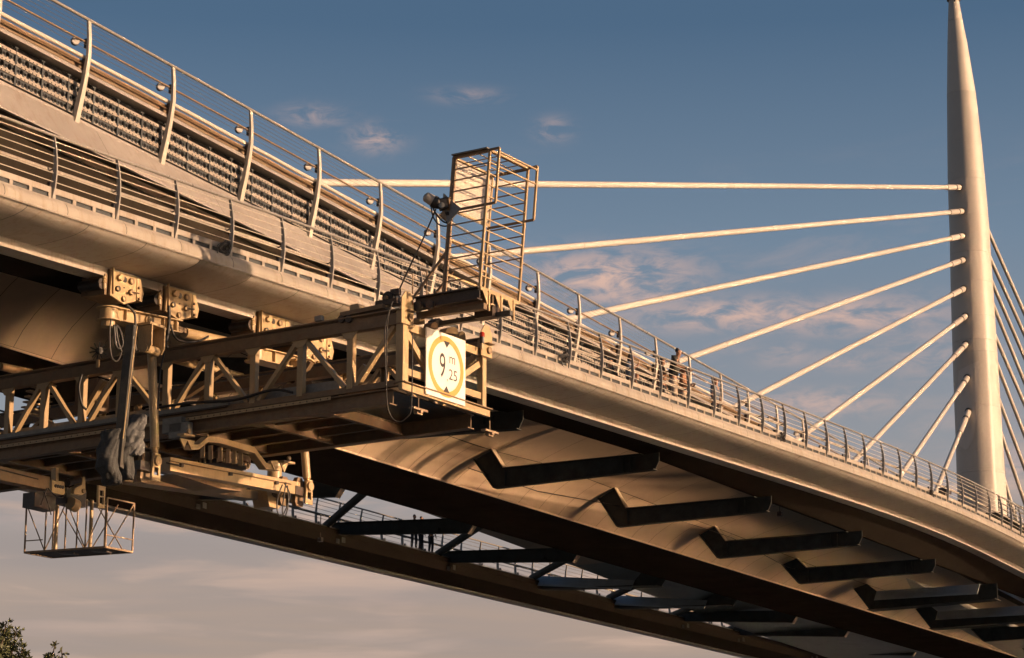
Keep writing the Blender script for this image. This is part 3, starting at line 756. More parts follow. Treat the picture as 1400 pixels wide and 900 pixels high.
RC = [((1351, 316), (1388, 400), 'rightmost and highest'), ((1353, 352), (1400, 456), 'second'), ((1356, 386), (1400, 487), 'third'),
      ((1359, 420), (1400, 521), 'fourth'), ((1361, 461), (1390, 528), 'fifth'), ((1363, 498), (1400, 593), 'sixth'), ((1365, 545), (1399, 635), 'seventh'),
      ((1368, 591), (1396, 673), 'eighth'), ((1371, 650), (1383, 690), 'lowest')]
for a, b, nm in RC:
    A = P(a[0], a[1], Y=YC) ; B = P(b[0], b[1], Y=YC)
    if nm == 'second': nm = 'second highest'
    cable(A, B, nm + ' of the cables dropping right behind the pylon', 'stay cables dropping behind the pylon', 18.0 + CAMZ, .13, sleeve=False)
# service platform at the pylon foot
pf_ = thing('pylon_platform', 'small railed service platform at the foot of the pylon, behind the railing', 'platform', P(1370, 720, Y=40))
mb = MB()
c = P(1368, 713, Y=39.5)
mb.box(c.x - 3, c.x + 9, 38.6, 43, c.z - .1, c.z); mb.build('platform_floor', M['steel'], pf_)
for zz_ in (.9, .55, .25): MB().tube([(c.x - 3, 38.6, c.z + zz_), (c.x + 9, 38.6, c.z + zz_)], .035, 6).build('guard_bar', M['grey'], pf_)
for k in range(9): MB().box(c.x - 3 + k * 1.5 - .03, c.x - 3 + k * 1.5 + .03, 38.57, 38.63, c.z, c.z + .93).build('guard_post', M['grey'], pf_)
c = P(1292, 672, Y=36.0)
t_ = thing('deck_floodlight', 'dark boxy floodlight on a short stand beside the lowest cable', 'floodlight', c)
MB().box(c.x - .35, c.x + .35, 35.8, 36.2, c.z - .1, c.z + .12).build('lamp_housing', M['dkmetal'], t_)
MB().tube([c, c + Vector((0, 0, -.9))], .04, 6).build('stand', M['dkmetal'], t_)
MB().disc((c.x + .36, 36.0, c.z + .08), (1, -.3, 0), .13, .1, 12).build('lens', M['glass'], t_)
# ================================================================== inspection gantry (own axes: gu = along the truss away from us, gv = across its end)
GA = CAM + ray(545, 480) * 53.6
_u = (FH * 3301 - RIGHT * 5100).normalized(); GU = Vector((_u.x, _u.y, 0)).normalized(); GV = Vector((GU.y, -GU.x, 0))
def G(u, v, z): return Vector((GA.x, GA.y, 0)) + GU * u + GV * v + Vector((0, 0, z + CAMZ))
def gv_(px, py, v):            # pixel seen on the plane at this v
    r = ray(px, py); c = CAM - GA; t = (v - c.dot(GV)) / r.dot(GV); p = CAM + r * t
    return (p - GA).dot(GU), p.z - CAMZ
def gu_(px, py, u):
    r = ray(px, py); c = CAM - GA; t = (u - c.dot(GU)) / r.dot(GU); p = CAM + r * t
    return (p - GA).dot(GV), p.z - CAMZ
GW = gu_(661, 520, 0)[0]
print('gantry width', GW, 'posts u', [round(gv_(a, 500, 0)[0], 2) for a in (547, 477, 409, 344.6, 283, 226, 163, 111.6, 60, 12)],
      'top', gv_(545, 418, 0), gv_(250, 472, 0), gv_(0, 516, 0), 'low', gv_(545, 541, 0), gv_(477, 541, 0), gv_(112, 583, 0), 'girder', gv_(545, 554, 0), gv_(264, 592, 0))
gan = thing('inspection_gantry', 'cream steel truss gantry hung under the bridge edge with its end facing us', 'gantry', G(6, GW / 2, 11.46))
ZT0, ZT1 = 13.30, 13.66            # top chord
ZL0, ZL1 = 11.86, 12.0             # bottom chord
UEND = 24.0
us = [gv_(a, 500, 0)[0] for a in (547, 477, 409, 344.6, 283, 226, 163, 111.6, 60, 12)]
us[0] = .05
while us[-1] < UEND - 2: us.append(us[-1] + 2.0)
for v in (0.0, GW):
    s_ = 1 if v == 0 else -1
    mb = MB()
    mb.bar(G(-.05, v + s_ * .10, (ZT0 + ZT1) / 2 - .03), G(UEND, v + s_ * .10, (ZT0 + ZT1) / 2 - .03), .16, ZT1 - ZT0 - .1)
    mb.bar(G(-.05, v + s_ * .09, ZT1 - .015), G(UEND, v + s_ * .09, ZT1 - .015), .30, .03)
    mb.bar(G(-.05, v + s_ * .09, ZT0 + .012), G(UEND, v + s_ * .09, ZT0 + .012), .24, .024)
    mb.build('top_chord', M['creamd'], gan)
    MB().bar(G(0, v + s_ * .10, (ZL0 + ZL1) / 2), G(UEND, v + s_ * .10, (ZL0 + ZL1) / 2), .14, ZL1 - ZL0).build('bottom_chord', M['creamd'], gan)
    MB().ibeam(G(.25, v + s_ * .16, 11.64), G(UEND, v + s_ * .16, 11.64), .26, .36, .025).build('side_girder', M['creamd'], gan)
    # rack strip with holes
    mb = MB(); n = 110
    du_ = (UEND - 1.9) / n
    for k in range(n):
        c0_ = len(mb.v); hole_cell(mb, 0, du_, 0, .085, 0, .022)
        for q in range(c0_, len(mb.v)):
            w_ = mb.v[q]; mb.v[q] = G(1.9 + k * du_ + w_.x, v - s_ * .03, 11.74 + w_.z)
    mb.build('rack_strip', M['cream'], gan)
    for k, u in enumerate(us):
        if k == 0: continue
        mb = MB(); mb.bar(G(u, v + s_ * .03, ZL1 - .05), G(u, v + s_ * .03, ZT0), .16, .02, up=GV).bar(G(u - .075, v + s_ * .10, ZL1 - .05), G(u - .075, v + s_ * .10, ZT0), .02, .13, up=GV).bar(G(u + .075, v + s_ * .10, ZL1 - .05), G(u + .075, v + s_ * .10, ZT0), .02, .13, up=GV)
        mb.build('truss_post', M['cream'], gan)
        q = [G(u - .26, v + s_ * .015, ZT0 + .02), G(u + .26, v + s_ * .015, ZT0 + .02), G(u + .10, v + s_ * .015, ZT0 - .17), G(u - .10, v + s_ * .015, ZT0 - .17)]
        if k % 2 == 1 or True: MB().prism(q, GV * s_ * -.014).build('gusset', M['cream'], gan)
    for k in range(0, len(us) - 1):
        # top nodes at even k (0, 2, 4 ...), diagonals run down to the odd ones
        a, b = (us[k], us[k + 1]) if k % 2 == 0 else (us[k + 1], us[k])
        sg = 1 if b > a else -1
        MB().bar(G(a + sg * .12, v + s_ * .10, ZT0), G(b - sg * .16, v + s_ * .10, ZL1), .10, .13, up=GV).build('diagonal', M['cream'], gan)
# floor: stringers, cross members, deck sheet, kickboards
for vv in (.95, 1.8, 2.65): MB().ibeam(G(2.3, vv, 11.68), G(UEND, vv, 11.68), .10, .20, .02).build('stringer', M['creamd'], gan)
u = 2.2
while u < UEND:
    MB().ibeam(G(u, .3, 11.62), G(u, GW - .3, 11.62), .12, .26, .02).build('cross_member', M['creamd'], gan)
    MB().prism([G(u, .32, 11.50), G(u + .5, .32, 11.50), G(u, .85, 11.50)], (0, 0, .02)).build('corner_gusset', M['creamd'], gan)
    u += 2.1
MB().prism([G(.3, .25, 11.80), G(UEND, .25, 11.80), G(UEND, GW - .25, 11.80), G(.3, GW - .25, 11.80)], (0, 0, .03)).build('floor_sheet', M['dkmetal'], gan)
for a, b, vv in ((1.9, 5.6, .28), (7.0, 14.0, .30)):
    MB().bar(G(a, vv, 12.12), G(b, vv, 12.12), .03, .30).build('kickboard', M['grey'], gan)
MB().bar(G(5.0, .02, 12.04), G(21, .02, 12.04), .09, .12).build('cable_duct', M['grey'], gan)
MB().bar(G(5.0, -.05, 11.96), G(21, -.05, 11.96), .05, .04).build('lower_duct', M['dkmetal'], gan)
# end frame
def gend(px, py): return gu_(px, py, 0)
ep = MB().bar(G(-.03, .10, 11.86), G(-.03, .10, ZT1 + .02), .20, .22, up=GV); ep.build('end_post', M['cream'], gan)
ep = MB().bar(G(-.03, GW - .12, 11.86), G(-.03, GW - .12, ZT1 - .02), .16, .16, up=GV); ep.build('end_post', M['cream'], gan)
MB().bar(G(-.03, .22, 13.28), G(-.03, GW - .2, 13.28), .12, .19).build('end_top_beam', M['cream'], gan)
MB().bar(G(-.02, .22, 12.22), G(-.02, GW - .2, 12.22), .10, .16).build('end_mid_beam', M['cream'], gan)
mb = MB().bar(G(-.06, -.08, 11.86), G(-.06, GW + .1, 11.86), .30, .03).bar(G(-.06, -.08, 11.68), G(-.06, GW + .1, 11.68), .03, .34).bar(G(-.06, -.08, 11.60), G(-.06, GW + .1, 11.60), .26, .03)
MB().bar(G(-.06, -.06, 11.92), G(-.06, GW + .06, 11.92), .34, .025).build('end_sill_plate', M['creamd'], gan)
MB().bar(G(-.10, -.06, 11.82), G(-.10, GW + .06, 11.82), .10, .16).build('end_sill', M['cream'], gan)
MB().bar(G(-.01, .25, 13.15), G(-.01, 1.55, 12.05), .09, .16, up=GV).build('end_diagonal', M['cream'], gan)
MB().bar(G(-.01, GW - .25, 13.0), G(-.01, 1.75, 12.1), .09, .15, up=GV).build('end_diagonal', M['cream'], gan)
for vc, w_, zc_ in ((.10, .30, 13.62), (GW - .12, .34, 13.52)):
    q = [(-.28, -.34), (.28, -.34), (.28, .22), (.14, .44), (-.10, .44), (-.28, .26)]
    MB().prism([G(-.16, vc - .02 + a * .84, zc_ + b) for a, b in q], -GU * .025).build('end_shield', M['cream'], gan)
    MB().bar(G(-.24, vc - .10, zc_ - .02), G(-.24, vc + .16, zc_ - .02), .14, .02).build('lamp_shelf', M['creamd'], gan)
    MB().disc(G(-.19, vc + .06, zc_ - .17), -GU, .085, .05, 14).build('socket_plate', M['creamd'], gan)
for vc in (.42,):   # bracket ears right of the left shield
    pass
for vv, nm in ((.5, 0), (GW - .05, 1)):   # small fittings hung below the sill
    p = G(-.22, vv, 11.0 + .35)
    mb = MB().tube([G(-.22, vv, 11.62), p], .012, 5).bar(p - GU * .0 - GV * .28, p + GV * .28, .14, .05).bar(p - GU * .1 + Vector((0, 0, -.05)), p + GU * .1 + Vector((0, 0, -.05)), .10, .06)
    mb.bar(p - GV * .1 - Vector((0, 0, .09)), p + GV * .1 - Vector((0, 0, .09)), .08, .05)
    mb.build('hanging_junction', M['rusty'], gan)

# ------------------------------------------------------------------ height sign
sign = thing('height_limit_sign', 'square white sign with yellow ring reading 9 m ,25 on the gantry end', 'sign', G(-.22, 1.9, 11.95))
sv0, sz1 = gu_(583.2, 447, -.2); sv1, _ = gu_(636.5, 465, -.2); _, sz0 = gu_(581, 538, -.2)
SW, SH = sv1 - sv0, sz1 - sz0
print('sign', SW, SH, sv0, sz0)
US = -.20
def SG(s, t, out=0): return G(US - out, sv0 + SW * s, sz0 + SH * t)
MB().prism([SG(0, 0), SG(1, 0), SG(1, 1), SG(0, 1)], GU * .03).build('sign_board', M['swhite'], sign)
mb = MB(); n = 64; ro, ri = .465, .375
vs_, fs_ = [], []
for k in range(n):
    th = 2 * math.pi * k / n
    for r_ in (ro, ri):
        vs_.append(SG(.5 + r_ * math.cos(th) * 1.57 / SW, .5 + r_ * math.sin(th) * 1.57 / SH, .006))
for k in range(n):
    q = (k + 1) % n; fs_.append((2 * k, 2 * q, 2 * q + 1, 2 * k + 1))
mb.add(vs_, fs_); mb.build('ring', M['syellow'], sign)
MB().prism([SG(.43, .885, .004), SG(.59, .885, .004), SG(.51, .79, .004)], -GU * .004).build('top_arrow', M['sblack'], sign)
MB().prism([SG(.43, .115, .004), SG(.59, .115, .004), SG(.51, .21, .004)], -GU * .004).build('bottom_arrow', M['sblack'], sign)
def letter(txt, s, t, h, wscale, name, bold=0):
    cu = bpy.data.curves.new(name, 'FONT'); cu.body = txt; cu.align_x = 'CENTER'; cu.align_y = 'CENTER'; cu.size = 1.0; cu.offset = bold
    tmp = bpy.data.objects.new(name + '_src', cu); col.objects.link(tmp)
    dg = bpy.context.evaluated_depsgraph_get(); me = bpy.data.meshes.new_from_object(tmp.evaluated_get(dg))
    bpy.data.objects.remove(tmp)
    xs = [v.co.x for v in me.vertices]; ys = [v.co.y for v in me.vertices]
    cx, cy = (min(xs) + max(xs)) / 2, (min(ys) + max(ys)) / 2; k = h / (max(ys) - min(ys)); kx = wscale / (max(xs) - min(xs))
    base = SG(s, t, .005)
    mb = MB(); mb.v = [base + GV * (v.co.x - cx) * kx + Vector((0, 0, (v.co.y - cy) * k)) for v in me.vertices]
    mb.f = [tuple(p.vertices) for p in me.polygons]; mb.mi = [0] * len(mb.f)
    bpy.data.meshes.remove(me)
    return mb.build(name, M['sblack'], sign)
letter('9', .405, .505, .58, .235, 'digit')
letter('m', .655, .625, .17, .235, 'letter')
letter('25', .675, .405, .255, .34, 'digits')
letter(',', .53, .30, .07, .03, 'comma')

# ------------------------------------------------------------------ beacons
for px, py, vv, lb in ((561, 412, .55, 'red beacon light beside the left end shield of the gantry'), (659, 452, GW - .2, 'red beacon light in front of the right end shield of the gantry')):
    if vv < 1: p = CAM + ray(561.5, 418) * ((G(-.02, .45, 13) - CAM).dot(FWD))
    else: p = CAM + ray(659, 461) * ((G(-.32, vv, 13) - CAM).dot(FWD))
    t_ = thing('beacon_light', lb, 'beacon', p - Vector((0, 0, .12)), 'red beacon lights on the gantry end')
    MB().tube([p, p + Vector((0, 0, .09)), p + Vector((0, 0, .12))], [.065, .065, .045], 14).build('lens', M['red'], t_, smooth=True, auto=40)
    MB().tube([p - Vector((0, 0, .15)), p - Vector((0, 0, .002))], .058, 14).build('lamp_base', M['sblack'], t_, smooth=True, auto=40)
    MB().tube([p - Vector((0, 0, .30)), p - Vector((0, 0, .14))], .03, 8).build('stem', M['cream'], t_)

# ------------------------------------------------------------------ boom and ladder tower on top of the gantry end
VB = .55
boom = thing('boom_platform', 'dark steel boom with a toothed cream edge reaching out from the gantry top', 'platform', G(-1, 1.0, 13.7))
bu1, bz1 = gv_(656, 393, VB); bu0, bz0 = gv_(566, 406, VB)
print('boom', bu0, bz0, bu1, bz1)
zb = (bz0 + bz1) / 2
mb = MB().ibeam(G(-.08, VB, zb - .16), G(bu1, VB, zb - .16), .20, .30, .03); mb.build('main_beam', M['dkmetal'], boom)
MB().ibeam(G(-.05, VB + .55, zb - .18), G(bu1, VB + .55, zb - .18), .18, .28, .03).build('main_beam', M['rusty'], boom)
def gb(px, py, v): q = gv_(px, py, v); return G(q[0], v, q[1])
MB().bar(gb(572, 432, .75), gb(664, 419, .75), .16, .14).build('lower_beam', M['creamd'], boom)
MB().bar(gb(602, 443, 1.35), gb(699, 428, 1.35), .12, .11).build('lower_beam', M['mast'], boom)
MB().prism([G(bu1 + .45, VB, zb - .03), G(bu1, VB, zb - .03), G(bu1, VB + 1.55, zb - .03), G(bu1 + .45, VB + 1.55, zb - .03)], (0, 0, .03)).build('step_plate', M['dkmetal'], boom)
MB().bar(G(bu1, VB - .02, zb - .04), G(bu1, VB + 1.58, zb - .04), .08, .09).build('edge_beam', M['cream'], boom)
for k in range(3):
    a = VB + .05 + k * .52
    MB().prism([G(bu1 - .03, a, zb - .09), G(bu1 - .03, a + .34, zb - .09), G(bu1 - .03, a + .22, zb - .42)], -GU * .02).build('edge_tooth', M['cream'], boom)
    MB().bar(G(bu1 - .05, a + .24, zb - .05), G(bu1 - .05, a + .24, zb - .52), .05, .05, up=GV).build('edge_stud', M['cream'], boom)
MB().bar(G(bu1 + .3, VB + .75, zb - .55), G(bu1 + .3, VB + .75, zb - .10), .5, .30, up=GV).build('gearbox', M['dkmetal'], boom)
for uu, sz in ((-.25, .13), (-.60, .10)): MB().disc(G(uu, VB - .12, zb - .28), -GV, sz, .08, 14).build('roller', M['dkmetal'], boom)
for px, py, hw, hh, m_ in ((577, 437, 4, 4, 'cream'), (594, 444, 5, 4, 'creamd'), (618, 451, 9, 4, 'cream'), (632, 458, 5, 5, 'cream'), (600, 440, 6, 5, 'dkmetal')):
    dd = (G(.15, (px - 548) / 33, 13.4) - CAM).dot(FWD) + .55
    k = lambda a, b: CAM + ray(px + a, py + b) * dd
    MB().prism([k(-hw, hh), k(hw, hh + 2), k(hw * .8, -hh * .4), k(hw * .1, -hh), k(-hw * .7, -hh * .5)], GU * .22).build('bearing_block', M[m_], boom)

tower = thing('ladder_cage', 'tall cream ladder cage with a pale mesh panel standing on the boom', 'cage', G(bu1, VB + .75, zb))
LU, LV = .98, 1.52            # footprint
TH = 3.25
ul, zl = gv_(606, 400, VB); LU = ul - bu1
Ft = gv_(670, 206, VB); TH = Ft[1] - zb; lean = Ft[0] - bu1
LV = gu_(709, 413, bu1)[0] - VB
print('cage', LU, LV, TH, lean)
def T(a, b, h): return G(bu1 + LU * a + lean * h / TH, VB + LV * b, zb + h)     # a: 0 front .. 1 back, b: 0 left .. 1 right
for a, b, m_ in ((0, 0, 'cream'), (1, 0, 'rusty'), (0, 1, 'cream'), (1, 1, 'cream')):
    MB().bar(T(a, b, -.05), T(a, b, TH), .055, .055, up=GV).build('corner_post', M[m_], tower)
MB().bar(T(1.0, .06, 0), T(1.0, .06, TH), .03, .05, up=GV).build('back_stile', M['rusty'], tower)
MB().bar(T(.93, 0, 0), T(.93, 0, TH), .03, .05, up=GV).build('back_stile', M['rusty'], tower)
NR = 12
for k in range(1, NR):
    h = TH * k / NR
    MB().bar(T(0, 0, h), T(0, 1, h), .022, .028).build('front_rung', M['cream'], tower)
    MB().bar(T(0, 0, h - .02), T(1, 0, h - .02), .022, .028).build('side_rung', M['rusty'], tower)
    if k > 3: MB().bar(T(0, 1, h - .02), T(1, 1, h - .02), .022, .028).build('side_rung', M['rusty'], tower)
for a0, b0, a1, b1 in ((0, 0, 1, 0), (0, 1, 1, 1), (0, 0, 0, 1), (1, 0, 1, 1)):
    MB().bar(T(a0, b0, TH), T(a1, b1, TH), .09, .05).build('top_frame', M['creamd' if b0 == b1 else 'cream'], tower)
for b in (.25, .5, .75): MB().bar(T(0, b, TH - .02), T(1, b, TH - .02), .02, .02).build('roof_bar', M['cream'], tower)
for a in (.3, .6): MB().bar(T(a, 0, TH - .03), T(a, 1, TH - .03), .02, .02).build('roof_bar', M['cream'], tower)
MB().bar(T(1, 0, TH + .05), T(.02, 0, TH + .05), .22, .03).build('roof_strip', M['grey'], tower)
# mesh panel on the back (perforated plate)
mb = MB(); nx, nz = 24, 28
h0, h1 = TH * .60, TH * .985
for i in range(nx):
    for j in range(nz):
        c0_ = len(mb.v); hole_cell(mb, 0, 1, 0, 1, 0, .17)
        for q in range(c0_, len(mb.v)):
            w_ = mb.v[q]; b = .03 + (.94) * (i + w_.x) / nx; h = h0 + (h1 - h0) * (j + w_.z) / nz
            mb.v[q] = T(.98, b, h)
mb.build('mesh_panel', M['meshp'], tower)
for h in (TH * .40, TH * .40 - .42, TH * .14, TH * .62): MB().bar(T(1, .02, h), T(1, 1.0, h), .05, .05).build('back_rail', M['cream'], tower)
for b in (.08, .85): MB().bar(T(1, b, TH * .40), T(1, b, TH * .40 - .42), .04, .04, up=GV).build('back_stud', M['cream'], tower)
# outer hoops
ho = -.26 / LU
for b in (0, 1):
    MB().bar(T(ho, b, TH + .02), T(ho, b, TH - 1.28), .05, .05, up=GV).build('hoop_post', M['cream'], tower)
    MB().bar(T(ho, b, TH + .02), T(.1, b, TH + .02), .05, .05).build('hoop_arm', M['creamd'], tower)
    MB().bar(T(ho, b, TH - 1.28), T(1, b, TH - 1.28), .05, .05).build('hoop_arm', M['creamd'], tower)
for h in (TH + .02,): 
    MB().bar(T(ho, 0, h - .09), T(ho, 1, h - .09), .035, .035).build('hoop_rail', M['cream'], tower)
MB().bar(T(ho, 0, TH - .42), T(ho, 1, TH - .42), .03, .03).build('hoop_rail', M['cream'], tower)
# braces to the boom
MB().bar(T(1.0, 0, TH * .30), G(bu1 + 1.9, VB - .1, zb - .15), .05, .05).build('brace', M['rusty'], tower)
MB().bar(T(1.0, .2, TH * .18), T(1.5, .1, -.1), .05, .05).build('brace', M['creamd'], tower)
for uu in (1.55, 1.95): 
    p = G(bu1 + uu, VB + .1, zb); MB().tube([p, p + Vector((0, 0, .62)), p + GU * .25 + Vector((0, 0, .70))], .02, 6).build('guide_hoop', M['rusty'], tower)
# diamond plate and drive
c = T(1.02, -.02, TH * .61)
dm = [c + Vector((0, 0, .42)) + GU * .12, c + GV * .02 - GU * .36 + Vector((0, 0, -.02)), c + Vector((0, 0, -.34)) - GU * .02, c + GU * .16 + Vector((0, 0, .0))]
MB().prism(dm, -GV * .03).build('diamond_plate', M['grey'], tower)
drv = thing('hoist_motor', 'round pale motor on a dark gearbox fixed to the ladder cage corner', 'motor', c + GU * .5)
def at(px, py, dd=0): return CAM + ray(px, py) * ((c - CAM).dot(FWD) + dd)
p0, p1 = at(580.5, 268), at(592, 275)
ax = (p1 - p0).normalized()
MB().tube([p0, p0 + ax * .04, p1], [.08, .12, .13], 16).build('motor_body', M['meshp'], drv, smooth=True, auto=35)
MB().tube([p1, p1 + ax * .08, p1 + ax * .22], [.15, .15, .09], 14).build('motor_flange', M['dkmetal'], drv, smooth=True, auto=35)
MB().tube([p0 - ax * .015, p0], .05, 12).build('shaft_cap', M['rubber'], drv)
MB().bar(at(599, 281), at(612, 278), .22, .24).build('gear_housing', M['dkmetal'], drv)
MB().disc(at(604, 281, -.14), -FH, .07, .03, 12).build('bearing_cap', M['grey'], drv)
MB().bar(at(613, 270), at(615, 289), .08, .10, up=GV).build('mount_plate', M['creamd'], drv)
MB().bar(at(603, 291), at(612, 300), .10, .12).build('chain_box', M['rusty'], drv)
MB().bar(at(612, 290), at(615, 304), .12, .12, up=GV).build('limit_switch', M['rubber'], drv)
def hose(pts, r, name, lb=None, grp=None, parent=None, m_='rubber', n=6, sag=None):
    q = [Vector(p) for p in pts]; out = []
    for i in range(len(q) - 1):                       # Catmull-Rom
        a, b, c_, d_ = q[max(i - 1, 0)], q[i], q[i + 1], q[min(i + 2, len(q) - 1)]
        for k in range(6):
            t = k / 6; out.append(.5 * ((2 * b) + (c_ - a) * t + (2 * a - 5 * b + 4 * c_ - d_) * t * t + (3 * b - a - 3 * c_ + d_) * t ** 3))
    out.append(q[-1])
    o_ = MB().tube(out, r, n).build(name, M[m_], parent, smooth=True)
    if lb: tag(o_, lb, 'cable', grp)
    return o_
hose([at(590, 279), at(596, 292), at(606, 303), at(616, 306)], .02, 'motor_hose', parent=drv)
hose([at(589, 279), at(592, 296), at(600, 307), at(611, 309), at(617, 300)], .018, 'motor_hose', parent=drv)
hose([at(596, 286), at(577, 330), at(561, 363), at(545, 398, .3), at(538, 410, .5)], .018, 'hoist_cable', 'long black cable slanting from the hoist motor down to the gantry end')
# fittings on the gantry top near the end
gt = lambda px, py, v=.3: G(gv_(px, py, v)[0], v, gv_(px, py, v)[1])
mach = thing('winch', 'dark winch and hose cluster on the gantry top left of the end shield', 'winch', gt(535, 412))
p = gt(533, 408)
MB().disc(p - GV * .1, GV, .15, .35, 14).build('drum', M['rubber'], mach, smooth=True, auto=40)
MB().bar(p + GU * .3 - Vector((0, 0, .12)), p - GU * .3 - Vector((0, 0, .12)), .3, .12).build('bed', M['dkmetal'], mach)
MB().bar(p - GU * .28 + Vector((0, 0, .12)), p - GU * .05 + Vector((0, 0, .12)), .12, .14).build('gearbox', M['dkmetal'], mach)
MB().disc(p + Vector((0, 0, -.02)) - GV * .18, GV, .05, .08, 10).build('hub', M['creamd'], mach)
trk = thing('trolley', 'low pale trolley on rollers on top of the gantry chord', 'trolley', gt(495, 422))
MB().bar(gt(470, 432, .1), gt(528, 420, .1), .3, .10).build('trolley_frame', M['creamd'], trk)
for px in (466, 476): MB().disc(gt(px, 436, -.05), GV, .09, .1, 12).build('roller', M['dkmetal'], trk)
MB().prism([gt(478, 426), gt(492, 424), gt(489, 415), gt(479, 417)], GV * .3).build('cover', M['cream'], trk)
MB().prism([gt(512, 420), gt(526, 418), gt(524, 410), gt(513, 412)], GV * .3).build('cover', M['grey'], trk)
MB().bar(gt(432, 437, .0), gt(441, 435, .0), .12, .12).build('clamp', M['grey'], trk)
# hanging control cable loop in front of the end post
for k, (lb, pts) in enumerate((('thin dark cable hanging in a long loop below the gantry end', [(537, 412), (530, 440), (528.5, 500), (529, 548), (535, 570), (546, 577), (557, 570), (562, 560), (563.5, 520), (564, 455)]),
                              ('black cable hanging straight in front of the gantry end post', [(536, 414), (527, 445), (526.5, 480), (528, 530)]))):
    dd = (G(-.4, .2, 12.5) - CAM).dot(FWD)
    hose([CAM + ray(a, b) * (dd - .3 - k * .1) for a, b in pts], .014, 'hanging_cable', lb)

# ------------------------------------------------------------------ clutter inside the truss
for a, b, c_, d_, vv, m_, nm in ((110, 575, 142, 520, 1.6, 'cream', 'brace'), (250, 545, 310, 505, 2.2, 'creamd', 'brace'), (470, 545, 500, 500, 2.6, 'cream', 'brace'), (395, 545, 425, 495, 2.8, 'creamd', 'brace')):
    u0, z0 = gv_(a, b, vv); u1, z1 = gv_(c_, d_, vv); MB().bar(G(u0, vv, z0), G(u1, vv, z1), .12, .14, up=GV).build(nm, M[m_], gan)
for px, py, vv, w_, h_, m_, nm in ((126, 543, 2.2, .75, .85, 'creamd', 'cabinet'), (415, 535, 2.9, .9, .35, 'creamd', 'locker'), (45, 545, 2.4, .7, 1.0, 'cream', 'stair_unit')):
    u0, z0 = gv_(px, py, vv)
    if nm != 'stair_unit': MB().bar(G(u0 - w_ / 2, vv, z0), G(u0 + w_ / 2, vv, z0), .5, h_).build(nm, M[m_], gan)
    else:
        for k in range(7): MB().bar(G(u0 - .05 * k, vv - .4, z0 - .45 + k * .14), G(u0 - .05 * k, vv + .5, z0 - .45 + k * .14), .16, .04).build('tread', M['cream'], gan)
bk = thing('red_bucket', 'small red bucket standing on the gantry floor between two truss posts', 'bucket', G(gv_(233, 560, .6)[0], .6, 12.0))
p = G(gv_(233, 560, .6)[0], .6, 12.0)
MB().tube([p, p + Vector((0, 0, .28))], [.11, .14], 14).build('pail', M['red'], bk, smooth=True, auto=40)
MB().tube([p + Vector((-.14, 0, .28)), p + Vector((0, 0, .40)), p + Vector((.14, 0, .28))], .008, 5).build('handle', M['dkmetal'], bk)
pts = [gv_(a, b, -.06) for a, b in ((200, 560), (260, 551), (320, 547), (360, 536), (380, 533), (400, 537))]
hose([G(u_, -.06, z_) for u_, z_ in pts], .035, 'floor_hose', 'thick black hose lying along the side of the gantry floor')

# ------------------------------------------------------------------ bogies, hanging columns and lower beam (suspension frame)
SY = 34.2
fr = thing('suspension_frame', 'bright cream hanging frame with wheel bogies, columns and a lower beam carrying the gantry', 'frame', P(320, 640, Y=SY))
def S_(px, py, y=SY): return P(px, py, Y=y)
def bogie(ox, oy, back=False, y=SY):
    k = lambda a, b, yy=y: S_(a + ox, b + oy, yy)
    root = MB().prism([k(153, 369), k(187, 379.5), k(185.5, 412), k(169.5, 416), k(150.5, 403), k(151, 398)], (0, .05, 0)).build('bogie_plate', M['cream'], fr)
    MB().prism([k(153, 366), k(154.5, 366.5), k(154.5, 402), k(153, 402)], (0, -.05, 0)).build('plate_rib', M['cream'], root)
    MB().prism([k(187.5, 381), k(192, 381), k(196.5, 402), k(194, 413), k(187, 410)], (0, .55, 0)).build('side_ear', M['cream'], root)
    MB().prism([k(151, 371), k(187, 382), k(185, 410), k(169, 413), k(151, 400)], (0, 0.001, 0)).v
    c0_, c1_ = k(151, 385), k(187, 395)
    bx = MB(); xa, xb = c0_.x + .04, c1_.x - .04; zc_ = (c0_.z + c1_.z) / 2
    bx.box(xa, xb, y + .055, y + .9, zc_ - .28, zc_ + .30); bx.build('bogie_box', M['creamd'], root)
    MB().tube([Vector((xa - .2, y + .12, zc_ - .10)), Vector((xa - .2, y + .75, zc_ - .10))], .13, 12).build('motor', M['dkmetal'], root, smooth=True, auto=40)
    MB().box(xa - .12, xa - .02, y + .10, y + .6, zc_ - .34, zc_ + .16).build('side_cheek', M['creamd'], root)
    MB().tube([k(142.5, 378, y - .05), k(142.5, 381.5, y - .05), k(142.5, 382, y - .05), k(142.5, 387, y - .05), k(142.5, 387.5, y - .05), k(142.5, 395, y - .05)], [.04, .055, .04, .07, .05, .05], 10).build('spring_unit', M['cream'], root, smooth=True, auto=40)
    for px, py, r_, m_, t_ in ((162.5, 380, .085, 'cream', .10), (170.5, 382.5, .075, 'sblack', .012), (179, 385, .085, 'creamd', .05), (160, 395, .07, 'dkmetal', .06), (178, 400, .075, 'creamd', .08), (168.5, 409, .075, 'creamd', .04), (169.6, 393.5, .018, 'sblack', .01)):
        MB().disc(k(px, py, y), (0, -1, 0), r_, t_, 12).build('bolt_head', M[m_], root)
        if t_ > .03: MB().disc(k(px, py, y - t_), (0, -1, 0), r_ * .5, .03, 8).build('bolt_nut', M['cream'], root)
    for py in (394, 409): MB().disc(k(189.5, py, y - .0), (0, -1, 0), .035, .05, 8).build('bolt_head', M['rusty'], root)
    MB().tube([k(180, 400, y - .09), k(190, 401, y - .09)], .02, 6).build('link_pin', M['dkmetal'], root)
    for j in range(3): MB().bar(k(133, 384 + 5 * j, y + .3), k(143, 384 + 5 * j, y + .3), .05, .03).build('lug', M['dkmetal'], root)
    return root
bogie(0, 0); bogie(75.5, 22); bogie(203, 57); bogie(260, 79)
